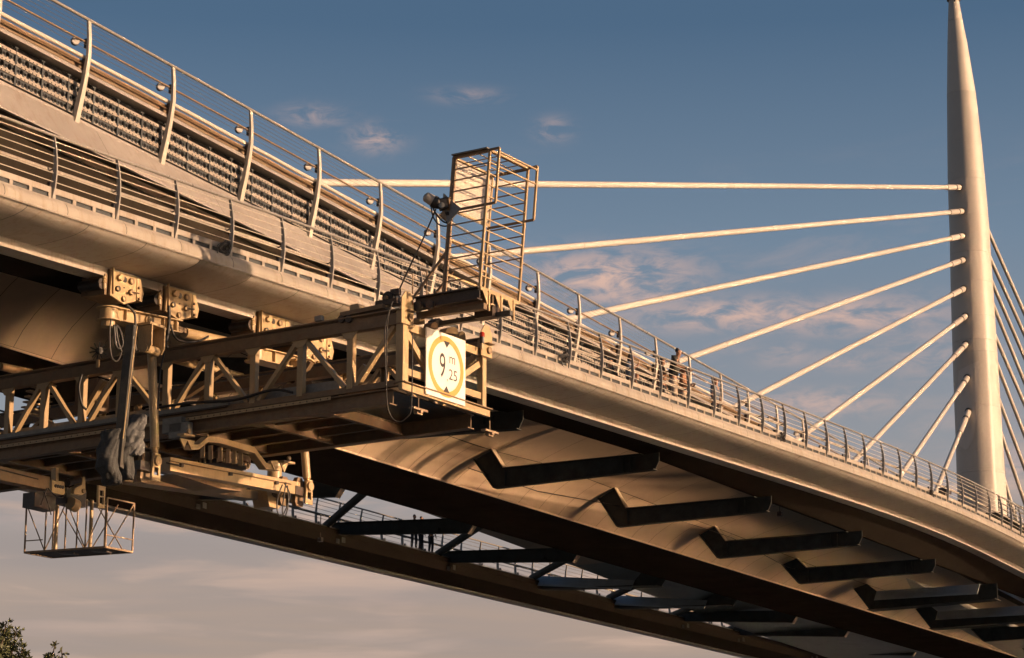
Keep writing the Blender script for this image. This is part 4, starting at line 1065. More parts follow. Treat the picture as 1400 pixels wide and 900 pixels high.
# stadium-shaped carriage beam
def carriage(a, b, c_, d_, y=SY + .1):
    """a,b: left top/bottom pixel rows at px a; box beam with flanges"""
    (x0, t0, b0), (x1, t1, b1) = a, b
    A0, A1 = S_(x0, (t0 + b0) / 2, y), S_(x1, (t1 + b1) / 2, y)
    h = (S_(x0, t0, y) - S_(x0, b0, y)).length
    root = MB().bar(A0 + Vector((.18, .15, 0)), A1 + Vector((0, .15, 0)), .28, h - .06).build('carriage_beam', M['cream'], fr)
    MB().tube([A0 + Vector((.20, .15, -h / 2 + .03)), A0 + Vector((.20, .15, h / 2 - .03))], .21, 18).build('round_end', M['cream'], root, smooth=True, auto=40)
    for s_ in (-1, 1):
        q = [A0 + Vector((.20, .15, s_ * (h / 2 - .015)))]
        MB().tube([q[0] - Vector((0, 0, .012)), q[0] + Vector((0, 0, .012))], .29, 18).build('flange_end', M['cream'], root)
        MB().bar(q[0] + Vector((0, 0, .003)), A1 + Vector((0, .15, s_ * (h / 2 - .015) + .003)), .52, .024).build('flange', M['cream'], root)
    m_ = A0.lerp(A1, .55)
    MB().disc(m_ + Vector((0, .01, 0)), (0, -1, 0), .12, .05, 14).disc(m_ + Vector((0, -.04, 0)), (0, -1, 0), .07, .04, 12).build('pivot_boss', M['cream'], root)
    for t_ in (.22, .75, .80, .93):
        q = A0.lerp(A1, t_); MB().box(q.x - .012, q.x + .012, q.y - .08, q.y + .01, q.z - h / 2 + .04, q.z + h / 2 - .04).build('rib', M['cream'], root)
    return A0, A1, h
A0, A1, h = carriage((148, 417.5, 436), (245, 438, 457), 0, 0)
B0, B1, h2 = carriage((350, 474, 492), (452, 498, 516), 0, 0)
MB().tube([A0 + Vector((.2, .15, -h / 2 - .14)), A0 + Vector((.2, .15, -h / 2))], .16, 16).build('pivot_cup', M['cream'], fr)
# columns
def column(px0, py0, px1, py1, y0, y1, r_):
    a, b = S_(px0, py0, y0), S_(px1, py1, y1)
    d = (b - a).normalized()
    root = MB().tube([a, b - d * .35], r_, 18).build('column', M['cream'], fr, smooth=True, auto=40)
    MB().tube([b - d * .35, b - d * .30, b], [r_ * 1.08, r_ * .72, r_ * .72], 16).build('column_rod', M['cream'], root, smooth=True, auto=40)
    return a, b
def clevis_top(px, py, y):
    c_ = S_(px, py, y)
    for s_, nm in ((-1, 'clevis_plate'), (1, 'clevis_plate')):
        q = [(-.20, .33), (.10, .38), (.22, .20), (.22, -.22), (.12, -.34), (-.12, -.34), (-.20, -.2)]
        MB().prism([c_ + Vector((s_ * .24 + .02, a, b)) for a, b in q], (.04, 0, 0)).build(nm, M['cream'], fr)
    MB().box(c_.x - .26, c_.x + .28, c_.y - .18, c_.y + .2, c_.z + .30, c_.z + .36).build('clevis_cap', M['cream'], fr)
    MB().box(c_.x - .20, c_.x + .22, c_.y + .14, c_.y + .17, c_.z - .3, c_.z + .30).build('clevis_back', M['creamd'], fr)
    MB().tube([c_ + Vector((-.24, 0, -.26)), c_ + Vector((.27, 0, -.26))], .11, 14).build('clevis_pin', M['cream'], fr, smooth=True, auto=40)
def shackle(px, py, y, nm='shackle_plate', sc_=1.0, parent=None):
    c_ = S_(px, py, y); par = parent or fr
    q = [(-.125, .30), (-.08, .38), (.08, .38), (.13, .30), (.165, -.26), (.12, -.34), (-.12, -.34), (-.175, -.24)]
    root = None
    # plate with a rectangular window: four bars around it, shaped outline as a rim
    o_ = [(-.125, .30), (.13, .30), (.165, -.30), (-.175, -.30)]; i_ = [(-.075, .02), (.08, .02), (.085, -.17), (-.08, -.17)]
    vs_ = [c_ + Vector((a * sc_, 0, b * sc_)) for a, b in o_ + i_] + [c_ + Vector((a * sc_, .05, b * sc_)) for a, b in o_ + i_]
    fs_ = []
    for k in range(4):
        q_ = (k + 1) % 4
        fs_ += [(k, q_, 4 + q_, 4 + k), (8 + k, 8 + q_, 12 + q_, 12 + k), (k, q_, 8 + q_, 8 + k), (4 + k, 4 + q_, 12 + q_, 12 + k)]
    root = MB().add(vs_, fs_).build(nm, M['cream'], par)
    MB().disc(c_ + Vector((0, .0, .17 * sc_)), (0, -1, 0), .12 * sc_, .06, 16).build('pin_head', M['cream'], root)
    MB().tube([c_ + Vector((-.11 * sc_, .025, .31 * sc_)), c_ + Vector((.11 * sc_, .025, .31 * sc_))], .05, 8).build('rounded_top', M['cream'], root)
    for j in range(2):
        qq = [(a * sc_ * 1.15, b * sc_ * 1.05) for a, b in q]
        MB().prism([c_ + Vector((a - .12 - .30 * j, .22 + .26 * j, b)) for a, b in qq], (0, .12, 0)).build('side_plate', M['creamd'], root)
    MB().box(c_.x - .5, c_.x + .02, c_.y + .08, c_.y + .70, c_.z - .10, c_.z + .12).build('yoke', M['dkmetal'], root)
    return c_
clevis_top(206, 464, SY - .22)
ca, cb = column(207.5, 482, 212.5, 632, SY, SY, .108)
ca2, cb2 = column(409, 520, 421, 672, SY, SY, .105)
clevis_top(405, 512, SY + .05)
s1 = shackle(214, 640, SY - .1); s2 = shackle(423, 674, SY - .1)
# lower beam between the two shackles, seen lit from the front, with service pipes clipped to it
L0, L1 = S_(226, 635, SY + .15), S_(404, 669, SY + .15)
lb_ = MB().bar(L0, L1, .30, .33).build('lower_beam', M['cream'], fr)
MB().tube([S_(232, 630, SY - .02), S_(300, 643, SY - .02), S_(398, 662, SY - .02)], .018, 6).build('clipped_pipe', M['creamd'], lb_)
MB().tube([S_(228, 633, SY - .03), S_(248, 637, SY - .03)], .022, 6).build('clipped_hose', M['rubber'], lb_)
for px, py in ((248, 636), (315, 648), (378, 660)): MB().bar(S_(px - 1.5, py, SY - .04), S_(px + 2, py + .5, SY - .04), .06, .08).build('pipe_clip', M['dkmetal'], lb_)
for y_ in (SY + 1.0,):
    MB().bar(L0 + Vector((.3, 1.3, -.18)), L1 + Vector((-.2, 1.3, -.10)), .5, .22).build('rear_beam', M['creamd'], fr)
MB().prism([S_(238, 648, SY + .4), S_(300, 668, SY + .4), S_(330, 672, SY + .4), S_(350, 662, SY + .4)], (0, .8, 0)).build('under_plate', M['creamd'], fr)
# saddle bridge and slewing ring carrying the truss
sad = thing('slewing_saddle', 'arched cream saddle frame with a round slewing ring between lower beam and gantry', 'saddle', S_(300, 625, 36))
SYY = 33.35
q_out = [(243, 604), (256, 600), (268, 604), (283, 595), (300, 597), (349, 611), (366, 633), (385, 637), (388, 643), (372, 644), (358, 640), (345, 621), (335, 618), (288, 606), (272, 617), (262, 618), (247, 613)]
for yy, m_ in ((SYY, 'cream'),):
    ctr = [(262, 611), (272, 611), (285, 600.5), (300, 602), (348, 615.5), (364, 637), (384, 641)]
    w_ = [7, 7, 8, 8, 8.5, 8.5, 5]
    for a, b in zip(range(len(ctr) - 1), range(1, len(ctr))):
        p_, r_ = ctr[a], ctr[b]
        MB().hexa([S_(p_[0], p_[1] + w_[a] / 2, yy), S_(r_[0], r_[1] + w_[b] / 2, yy), S_(r_[0], r_[1] + w_[b] / 2, yy) + Vector((0, .22, 0)), S_(p_[0], p_[1] + w_[a] / 2, yy) + Vector((0, .22, 0)),
                   S_(p_[0], p_[1] - w_[a] / 2, yy), S_(r_[0], r_[1] - w_[b] / 2, yy), S_(r_[0], r_[1] - w_[b] / 2, yy) + Vector((0, .22, 0)), S_(p_[0], p_[1] - w_[a] / 2, yy) + Vector((0, .22, 0))]).build('arch_segment', M[m_], sad)
for px, py in ((252, 603), (262, 605), (376, 634), (389, 636)):
    MB().prism([S_(px - 6, py - 4, SYY - .05), S_(px + 5, py - 2, SYY - .05), S_(px, py + 10, SYY - .05)], (0, .03, 0)).build('foot_rib', M['cream'], sad)
for px, py in ((256, 594), (393, 631)): 
    MB().bar(S_(px - 9, py, SYY - .03), S_(px + 6, py + 3, SYY - .03), .2, .05).build('foot_plate', M['cream'], sad)
    MB().disc(S_(px + 1, py - 4, SYY - .05), (0, -1, 0), .06, .05, 10).build('bolt_head', M['cream'], sad)
rc = S_(303, 631, 35.1)
MB().tube([rc + Vector((0, 0, -.06)), rc + Vector((0, 0, .10))], 0.74, 40).build('slewing_ring', M['creamd'], sad, smooth=True, auto=40)
MB().tube([rc + Vector((0, 0, -.16)), rc + Vector((0, 0, -.065))], 0.64, 40).build('ring_gear', M['dkmetal'], sad, smooth=True, auto=40)
for k in range(26):
    th = 2 * math.pi * k / 26; MB().tube([rc + Vector((math.cos(th) * .69, math.sin(th) * .69, -.155)), rc + Vector((math.cos(th) * .69, math.sin(th) * .69, -.06))], .03, 6).build('ring_bolt', M['cream'], sad)
for px in (277, 288, 301, 312, 320, 329): MB().bar(S_(px, 607 + (px - 277) * .2, SYY + .3), S_(px, 626 + (px - 277) * .2, SYY + .3), .03, .12, up=Vector((0, 1, 0))).build('web_rib', M['cream'], sad)
# junction boxes below the girder side
for px, py in ((238, 583), (247, 590)):
    u0, z0 = gv_(px, py, -.1); MB().bar(G(u0 - .3, -.1, z0 + .02), G(u0 + .3, -.1, z0 + .02), .18, .36).build('junction_box', M['grey'], gan)
MB().tube([S_(253, 577, SY + .3), S_(253, 597, SY + .3)], .05, 8).build('jack_screw', M['cream'], fr)
# tie tubes running between the two bogie groups
MB().tube([S_(252, 455, SY + .3), S_(310, 468, SY + .3), S_(349, 478, SY + .3)], .13, 14).build('tie_tube', M['cream'], fr, smooth=True, auto=40)
MB().tube([S_(232, 489, SY + 2.2), S_(330, 516, SY + 2.2)], .12, 14).build('tie_tube', M['cream'], fr, smooth=True, auto=40)
for a in (-.05, .05): MB().bar(S_(244, 449 + a * 30, SY + .25), S_(254, 453 + a * 30, SY + .25), .05, .06).build('tie_lug', M['creamd'], fr)
MB().tube([S_(0, 501, 44.5), S_(42, 510, 44.5)], .12, 12).build('far_tie_tube', M['creamd'], fr, smooth=True, auto=40)
MB().tube([S_(375, 655, SY + 2.2), S_(376, 632, SY + 2.2)], .20, 14).build('rear_column', M['cream'], fr, smooth=True, auto=40)
q = S_(372, 672, SY + 1.2)
MB().prism([q + Vector((-.35, 0, .25)), q + Vector((.45, 0, .2)), q + Vector((.5, 0, -.25)), q + Vector((.3, 0, -.42)), q + Vector((-.1, 0, -.42))], (0, .5, 0)).build('rear_yoke', M['cream'], fr)
MB().tube([q + Vector((-.2, -.3, -.05)), q + Vector((.7, -.3, -.1))], .18, 16).build('rear_roller', M['dkmetal'], fr, smooth=True, auto=40)

# leaning dark member with tarpaulin
ldd = thing('jack_mast', 'weathered steel mast, toned dark as if in shade, leaning beside the front hanging column', 'mast', S_(163, 590, SY - .4))
MB().bar(S_(180, 446, SY - .4), S_(161, 640, SY - .5), .20, .20).build('mast_body', M['mast'], ldd)
MB().bar(S_(187.5, 446, SY - .58), S_(168, 600, SY - .68), .015, .03).build('mast_edge', M['cream'], ldd)
def tarp_blob(pxys, y, label, seed, ry=.35, m_='tarp'):
    """cloth wrapped round a post: stacked creased rings, one sheet"""
    rows = []; nn = 64; nr = (len(pxys) - 1) * 5
    for i in range(nr + 1):
        f_ = i / 5; a_ = min(int(f_), len(pxys) - 2); t_ = f_ - a_; t_ = t_ * t_ * (3 - 2 * t_)
        px, py, hw = [pxys[a_][q] * (1 - t_) + pxys[a_ + 1][q] * t_ for q in range(3)]
        c_ = S_(px, py, y); r_ = .84 * hw / F_PX * (c_ - CAM).dot(FWD)
        row = []
        for j in range(nn):
            th = 2 * math.pi * j / nn; tw = th + i * .05
            v_ = Vector((math.cos(tw) * 1.6, math.sin(tw) * 1.6, i * .10 + seed))
            v1 = Vector((math.cos(tw) * 2.1, math.sin(tw) * 2.1, i * .045 + seed))       # long hanging folds
            v2 = Vector((math.cos(th) * 1.2 + i * .06, math.sin(th) * 1.2, i * .16 - seed))
            cr = .36 * (abs(noise.noise(v1 * .75)) ** .9 - .2) + .26 * noise.noise(v2 * .9)
            rr = r_ * (.93 + cr)
            row.append(c_ + Vector((math.cos(th) * rr, math.sin(th) * max(rr, .12) * (ry / max(r_, .12)) * .9, noise.noise(v_ * 2) * .05)))
        rows.append(row)
    o_ = MB().sweep(rows, closed=True).build('tarpaulin', M[m_], None, smooth=True, auto=50)
    o_['label'] = label; o_['category'] = 'tarpaulin'
    return o_
tarp_blob([(186, 568, 4), (187, 572, 9), (186, 580, 14), (183, 590, 18), (181, 600, 20), (181, 609, 21), (180, 616, 19), (176, 623, 12)], SY - .55, 'pale grey creased tarpaulin bulging beside the hanging column', 1.3, .30)
tarp_blob([(153, 588, 6), (151, 592, 9), (150, 602, 11), (147, 615, 13), (147, 628, 15), (148, 640, 16), (151, 650, 15), (153, 658, 11), (154, 663, 5)], SY - .7, 'dark grey tarpaulin wrapped and drooping round the mast foot', 5.1, .30, 'tarpd')
tarp_blob([(170, 612, 8), (171, 622, 12), (171, 635, 13), (172, 648, 12), (173, 656, 6)], SY - .5, 'middle fold of dark tarpaulin between mast foot and shackle', 9.4, .22, 'tarpd')
# star-shaped spoked wheel
sp = thing('spoked_brush', 'small dark star-shaped wheel standing on top of the gantry chord', 'wheel', S_(135, 497, 36.5))
c_ = S_(134.5, 480, 36.5)
MB().disc(c_, (-.3, -1, 0), .09, .08, 12).build('hub', M['rubber'], sp)
for k in range(10):
    th = 2 * math.pi * k / 10 + .2
    MB().bar(c_ + (RIGHT * math.cos(th) + Vector((0, 0, 1)) * math.sin(th)) * .07, c_ + (RIGHT * math.cos(th) + Vector((0, 0, 1)) * math.sin(th)) * .22, .03, .03).build('spoke', M['rubber'], sp)
MB().bar(c_ - Vector((0, 0, .22)), c_ - Vector((0, 0, .42)), .06, .07, up=GV).build('stand', M['cream'], sp)
# hoses looped from the bogies
def S2(px, py, y=SY - .3): return S_(px, py, y)
hose([S2(173, 417), S2(183, 427), S2(185, 440), S2(184, 462), S2(186, 480)], .03, 'drop_hose', 'black hose curving over the front carriage beam and down', None)
hose([S2(152, 436), S2(150, 455), S2(152, 486), S2(160, 494), S2(166, 480), S2(160, 465)], .02, 'loop_hose', 'thin black hose hanging in a loop left of the mast')
hose([S2(156, 444), S2(158, 470), S2(163, 477), S2(168, 470), S2(164, 452), S2(159, 446), S2(161, 466), S2(167, 482), S2(174, 478)], .03, 'coil_hose', 'bunched black hoses below the round end of the carriage beam')
hose([S2(233, 444), S2(240, 462), S2(255, 468), S2(272, 466), S2(285, 460)], .028, 'slack_hose', 'black hose sagging beside the tie tube right of the clevis')
hose([S2(231, 418), S2(231, 440), S2(229, 458), S2(226, 470), S2(229, 475)], .045, 'thick_hose', 'thick black hose dropping between the two front bogies')
hose([S2(226, 462), S2(224, 485), S2(219, 510), S2(216, 560)], .02, 'long_hose', 'thin black hose running down beside the hanging column')
hose([S2(391, 660), S2(388, 680), S2(386, 700), S2(390, 705), S2(394, 690), S2(393, 664)], .018, 'cable_bundle', 'loops of black cable dangling from the right end of the lower beam')
hose([S2(386, 663), S2(380, 680), S2(379, 698), S2(384, 706), S2(391, 696), S2(396, 676), S2(389, 661)], .018, 'cable_bundle', 'second loop of black cable hanging below the right end of the lower beam')
hose([S2(118, 560, 35.5), S2(112, 553, 35.5), S2(108, 530, 35.5), S2(112, 512, 35.5)], .03, 'truss_hose', 'dark hose inside the truss near its left end')

# ------------------------------------------------------------------ second suspension frame further in, and the hanging work cage
fr2 = thing('inner_suspension_frame', 'second cream hanging frame further under the bridge above the work cage', 'frame', P(100, 665, Y=39.5))
Y2 = 39.0
def R_(px, py, y=Y2): return P(px, py, Y=y)
MB().bar(R_(-60, 636), R_(62, 662), .30, .34).build('lower_beam', M['creamd'], fr2)
MB().tube([R_(-40, 632, Y2 - .2), R_(52, 655, Y2 - .2)], .02, 6).build('clipped_pipe', M['dkmetal'], fr2)
q = [(71, 656), (88, 659), (89, 676), (86, 677), (71, 673)]
MB().prism([R_(a, b) for a, b in q], (0, .5, 0)).build('end_block', M['cream'], fr2)
for k in range(4): MB().disc(R_(76 + 3.2 * k, 664.5 + .6 * k), (0, -1, 0), .045, .02, 10).build('bolt_hole', M['sblack'], fr2)
MB().bar(R_(75, 640), R_(75, 658), .10, .16, up=Vector((0, 1, 0))).build('drop_plate', M['cream'], fr2)
q = [(102, 668), (112, 663), (113.5, 652), (116.5, 652), (117, 674), (112, 677), (101, 675)]
MB().prism([R_(a, b) for a, b in q], (0, .25, 0)).build('hook_plate', M['cream'], fr2)
MB().disc(R_(113.5, 671.5), (0, -1, 0), .06, .05, 12).build('hook_pin', M['creamd'], fr2)
MB().tube([R_(92, 660), R_(108, 655)], .10, 12).build('drive_motor', M['dkmetal'], fr2, smooth=True, auto=40)
MB().box(R_(52, 680).x, R_(52, 680).x + .8, Y2 + .1, Y2 + .5, R_(60, 694).z, R_(60, 674).z).build('counter_block', M['dkmetal'], fr2)
MB().box(R_(95, 680).x, R_(122, 680).x, Y2 + .1, Y2 + .5, R_(105, 690).z, R_(105, 668).z).build('counter_block', M['dkmetal'], fr2)
MB().tube([R_(96, 688), R_(104, 692)], .17, 14).build('end_roller', M['cream'], fr2, smooth=True, auto=40)
s_c = P(139.5, 679, Y=Y2 - .8)
o_ = [(-.15, .27), (.13, .27), (.12, -.30), (-.13, -.30)]; i_ = [(-.09, .16), (.08, .16), (.075, -.2), (-.08, -.2)]
vs_ = [s_c + Vector((a, 0, b)) for a, b in o_ + i_] + [s_c + Vector((a, .06, b)) for a, b in o_ + i_]; fs_ = []
for k in range(4):
    q_ = (k + 1) % 4; fs_ += [(k, q_, 4 + q_, 4 + k), (8 + k, 8 + q_, 12 + q_, 12 + k), (k, q_, 8 + q_, 8 + k), (4 + k, 4 + q_, 12 + q_, 12 + k)]
MB().add(vs_, fs_).build('window_plate', M['cream'], fr2)
MB().bar(s_c + Vector((-.09, .03, .0)), s_c + Vector((.09, .03, 0)), .05, .03).build('window_bar', M['cream'], fr2)
for k, pts in enumerate((((92, 668), (86, 680), (76, 678), (66, 668)), ((60, 672), (66, 690), (70, 704)), ((64, 668), (56, 690)))):
    hose([R_(a, b, Y2 - .2) for a, b in pts], .016, 'control_cable', parent=fr2)
bsk = thing('work_cage', 'small rusty open work cage hanging alone against the sky at lower left', 'cage', P(100, 750, Y=Y2))
dB = (P(100, 700, Y=Y2) - CAM).dot(FWD)
def K(px, py, dd=0): return CAM + ray(px, py) * (dB + dd)
vlen = .95
# corners: front-left, front-right (towards us at the right), with the short side running away along gv
FL_t, FL_b = K(36.5, 690, .9), K(33.5, 755.5, .9)
FR_t, FR_b = K(147, 680.6), K(144, 748)
off = GV * 1.02
def seg(a, b, w_=.028, nm='cage_bar', m_='rusty'): MB().bar(a, b, w_, w_, up=GV if abs((b - a).normalized().z) > .7 else Vector((0, 0, 1))).build(nm, M[m_], bsk)
zb0 = min(FL_b.z, FR_b.z); hB = 1.35
FLb = FL_b; FRb = FR_b; FLt = FL_t; FRt = FR_t
BLb, BRb, BLt, BRt = FLb + off, FRb + off, FLt + off, FRt + off
for a, b in ((FLb, FLt), (FRb, FRt), (BRb, BRt), (BLb, BLt)): seg(a, b, .035, 'corner_post')
for a, b in ((FLb, FRb), (FRb, BRb), (BRb, BLb), (BLb, FLb)): seg(a, b, .05, 'floor_frame')
for a, b in ((FLt, FLt.lerp(FRt, .12)), (FRt, BRt), (FLt, BLt)): seg(a, b, .03, 'top_bar')
for q_ in range(9):
    t_ = (q_ + .5) / 9; MB().bar(FLb.lerp(BLb, t_), FRb.lerp(BRb, t_), .05, .02).build('floor_slat', M['dkmetal'], bsk)
for t in (.25, .5, .75): seg(FLb.lerp(FRb, t), FLt.lerp(FRt, t), .03, 'upright')
for t in (.3, .65): seg(BLb.lerp(BRb, t), BLt.lerp(BRt, t), .03, 'upright')
for a, b in ((.0, .25), (.5, .25), (.5, .75), (1.0, .75)): seg(FLt.lerp(FRt, a), FLb.lerp(FRb, b), .022, 'cross_brace')
for a, b in ((.1, .45), (.8, .45), (.55, .9)): seg(BLt.lerp(BRt, a), BLb.lerp(BRb, b), .022, 'cross_brace')
seg(BRt, FRb.lerp(BRb, .1), .025, 'cross_brace')
seg(FRb.lerp(FRt, .25), BRb.lerp(BRt, .25), .025, 'knee_rail'); seg(FLb.lerp(FLt, .24), FLb.lerp(FLt, .24) + (FRb - FLb) * .22, .025, 'knee_rail')
for t in (.28, .71): 
    a = FLb.lerp(FRb, t) + off * .3; MB().tube([a, Vector((a.x, a.y, FLt.z + .1))], .05, 12).build('hanger_tube', M['cream'], bsk, smooth=True, auto=40)
for t in (.45, .85):
    a = FLb.lerp(FRb, t) + Vector((0, 0, -.08)); MB().bar(a, a + (FRb - FLb) * .2 + Vector((0, 0, -.06)), .25, .04).build('skid', M['dkmetal'], bsk)
# ================================================================== hose coils tied to the railing
def coil(px, py, label, seed, r_=.16, turns=5, tail=True):
    rr = random.Random(seed); c = P(px, py, Y=32.86); t_ = thing('hose_coil', label, 'hose', c, 'black hose coils tied to the railing')
    pts = []
    n = turns * 10
    for k in range(n):
        th = 2 * math.pi * k / 10; a = r_ * (1 + .35 * math.sin(k * .7 + seed)) * (.75 + .25 * rr.random())
        pts.append(c + Vector((math.cos(th) * a, -.05 + .06 * math.sin(k * 1.3), math.sin(th) * a * .9)))
    MB().tube(pts, .016, 6).build('coil', M['rubber'], t_, smooth=True)
    if tail:
        hose([c + Vector((-.2, -.05, .1)), c + Vector((-.38, -.08, -.05)), c + Vector((-.3, -.08, -.28)), c + Vector((0, -.1, -.36)), c + Vector((.18, -.06, -.15))], .014, 'tail', parent=t_)
    MB().box(c.x + .08, c.x + .16, c.y - .02, c.y + .10, c.z - .1, c.z + .22).build('tie_strap', M['dkmetal'], t_)
coil(306, 341, 'tangled black hose coil tied to the railing above the front bogies', 3, .17, 6)
coil(772, 490, 'drooping black hose bundle on the railing right of the gantry end', 8, .15, 5)
coil(1070, 600, 'small black hose loop on the railing below the middle cables', 5, .18, 3)
coil(1273, 676, 'dark hose knot on the railing below the lowest cable', 6, .17, 5, False)

# ================================================================== people
def skin_mesh(name, pts, edges, mt, parent, root=0, sub=2):
    """pts: (Vector, radius[, radius2])"""
    c = sum((p[0] for p in pts), Vector()) / len(pts)
    me = bpy.data.meshes.new(name); me.from_pydata([p[0] - c for p in pts], edges, []); me.materials.append(mt)
    o_ = bpy.data.objects.new(name, me); col.objects.link(o_); place(o_, c, parent)
    md = o_.modifiers.new('skin', 'SKIN'); md.use_smooth_shade = True
    for k, p in enumerate(pts):
        sv = me.skin_vertices[0].data[k]; sv.radius = (p[1], p[2] if len(p) > 2 else p[1]); sv.use_root = (k == root)
    ss = o_.modifiers.new('sub', 'SUBSURF'); ss.levels = sub; ss.render_levels = sub
    return o_
def person(pos, H, ang, label, shirt, trousers, pose='stand', hair_len=.0, group=None):
    k = H / 1.75; ca_, sa_ = math.cos(ang), math.sin(ang)
    def W(x, y, z): return Vector(pos) + Vector((x * ca_ - y * sa_, x * sa_ + y * ca_, z)) * k      # y = facing
    t_ = thing('person', label, 'person', pos, group)
    hips, waist, chest, neck = (0, 0, .93), (0, .0, 1.08), (0, .02, 1.30), (0, .02, 1.47)
    head0, head1, head2 = (0, .04, 1.55), (0, .05, 1.63), (0, .04, 1.69)
    if pose == 'lean': chest, neck, head0, head1, head2 = (0, .06, 1.29), (0, .10, 1.45), (0, .14, 1.53), (.01, .16, 1.60), (.01, .14, 1.67)
    sh = lambda s_: (s_ * .19, chest[1] - .01, 1.42)
    arms = {'stand': lambda s_: [(s_ * .24, .02, 1.16), (s_ * .25, .10, .93), (s_ * .25, .13, .85)],
            'lean': lambda s_: [(s_ * .27, .12, 1.18), (s_ * .17, .36, 1.13), (s_ * .13, .43, 1.12)],
            'hold': lambda s_: [(s_ * .25, .05, 1.15), (s_ * .14, .27, 1.10), (s_ * .08, .33, 1.13)],
            'phone': lambda s_: ([(s_ * .26, .08, 1.18), (s_ * .15, .28, 1.33), (s_ * .12, .31, 1.41)] if s_ > 0 else [(s_ * .24, .02, 1.16), (s_ * .25, .10, .93), (s_ * .25, .13, .85)])}[pose]
    pts = [(W(*hips), .13 * k, .10 * k), (W(*waist), .115 * k, .085 * k), (W(*chest), .145 * k, .10 * k), (W(*neck), .055 * k), (W(*head0), .068 * k), (W(*head1), .088 * k), (W(*head2), .072 * k)]
    ed = [(0, 1), (1, 2), (2, 3), (3, 4), (4, 5), (5, 6)]
    for s_ in (-1, 1):
        b = len(pts); A_ = arms(s_)
        pts += [(W(*sh(s_)), .058 * k), (W(*A_[0]), .042 * k), (W(*A_[1]), .030 * k), (W(*A_[2]), .036 * k, .02 * k)]
        ed += [(2, b), (b, b + 1), (b + 1, b + 2), (b + 2, b + 3)]
        w_, p_ = Vector(A_[1]), Vector(A_[2]); dv = (p_ - w_).normalized(); sd = Vector((1, 0, 0)) if abs(dv.x) < .8 else Vector((0, 1, 0))
        nrm = dv.cross(sd)
        for q, (o1, l1) in enumerate(((-.030, .055), (-.010, .068), (.010, .064), (.028, .05))):
            a1 = p_ + dv * .03 + sd * o1; a2 = a1 + dv * l1 * .55 - nrm * .008; a3 = a2 + dv * l1 * .3 - nrm * .022
            e = len(pts); pts += [(W(*a1), .010 * k), (W(*a2), .0088 * k), (W(*a3), .0075 * k)]; ed += [(b + 3, e), (e, e + 1), (e + 1, e + 2)]
        a1 = p_ - sd * s_ * .04 + dv * .0; a2 = a1 - sd * s_ * .02 + dv * .03; e = len(pts); pts += [(W(*a1), .011 * k), (W(*a2), .009 * k)]; ed += [(b + 3, e), (e, e + 1)]
        b = len(pts)
        pts += [(W(s_ * .09, 0, .86), .085 * k), (W(s_ * .11, .03, .48), .055 * k), (W(s_ * .12, -.01, .10), .038 * k), (W(s_ * .13, .12, .035), .038 * k, .028 * k)]
        ed += [(0, b), (b, b + 1), (b + 1, b + 2), (b + 2, b + 3)]
    body = skin_mesh('body', pts, ed, M['skin'], t_)
    g_ = 1.16
    sp_ = [(W(0, 0, .88), .18 * k, .135 * k), (W(*waist), .17 * k, .13 * k), (W(*chest), .195 * k, .135 * k), (W(neck[0], neck[1], 1.435), .07 * k)]; se = [(0, 1), (1, 2), (2, 3)]
    for s_ in (-1, 1):
        b = len(sp_); A_ = arms(s_); el = Vector(A_[0]); s0 = Vector(sh(s_))
        sp_ += [(W(*sh(s_)), .07 * k), (W(*s0.lerp(el, .55)), .060 * k), (W(*el), .055 * k)]; se += [(2, b), (b, b + 1), (b + 1, b + 2)]
    skin_mesh('shirt', sp_, se, M[shirt], t_)
    tp2 = [(W(0, 0, .95), .142 * k, .11 * k)]; te = []
    for s_ in (-1, 1):
        b = len(tp2); tp2 += [(W(s_ * .09, 0, .84), .098 * k), (W(s_ * .11, .03, .48), .072 * k), (W(s_ * .12, -.01, .10), .060 * k)]; te += [(0, b), (b, b + 1), (b + 1, b + 2)]
    skin_mesh('trousers', tp2, te, M[trousers], t_)
    h1, h2 = Vector(head1), Vector(head2)
    hp = [(W(*(h1 + Vector((0, -.045, -.02)))), .075 * k), (W(*(h2 + Vector((0, -.02, .0)))), .085 * k), (W(*(h2 + Vector((0, .035, .03)))), .06 * k)]; he = [(0, 1), (1, 2)]
    if hair_len: hp.append((W(*(h1 + Vector((0, -.07, -.02 - hair_len)))), .06 * k)); he.append((0, 3))
    skin_mesh('hair', hp, he, M['hair'], t_)
    MB().tube([W(*(h1 + Vector((0, .08, -.0)))), W(*(h1 + Vector((0, .105, -.035)))), W(*(h1 + Vector((0, .08, -.045))))], [.008 * k, .013 * k, .008 * k], 6).build('nose', M['skin'], t_, smooth=True)
    for s_ in (-1, 1):
        MB().disc(W(*(h1 + Vector((s_ * .032, .080, .0)))), W(0, 1, 0) - W(0, 0, 0), .010 * k, .006 * k, 8).build('eye', M['sblack'], t_)
        MB().tube([W(*(h1 + Vector((s_ * .083, .0, -.025)))), W(*(h1 + Vector((s_ * .09, -.005, .02))))], .014 * k, 6).build('ear', M['skin'], t_, smooth=True)
    MB().tube([W(*(h1 + Vector((-.022, .082, -.065)))), W(*(h1 + Vector((.022, .082, -.065))))], .005 * k, 5).build('mouth', M['rusty'], t_)
    for s_ in (-1, 1):
        MB().prism([W(s_ * .13 - .045, -.06, .0), W(s_ * .13 + .045, -.06, .0), W(s_ * .13 + .045, .18, .0), W(s_ * .13 - .045, .18, .0)], (0, 0, .07 * k)).build('shoe', M['sblack'], t_)
    return t_
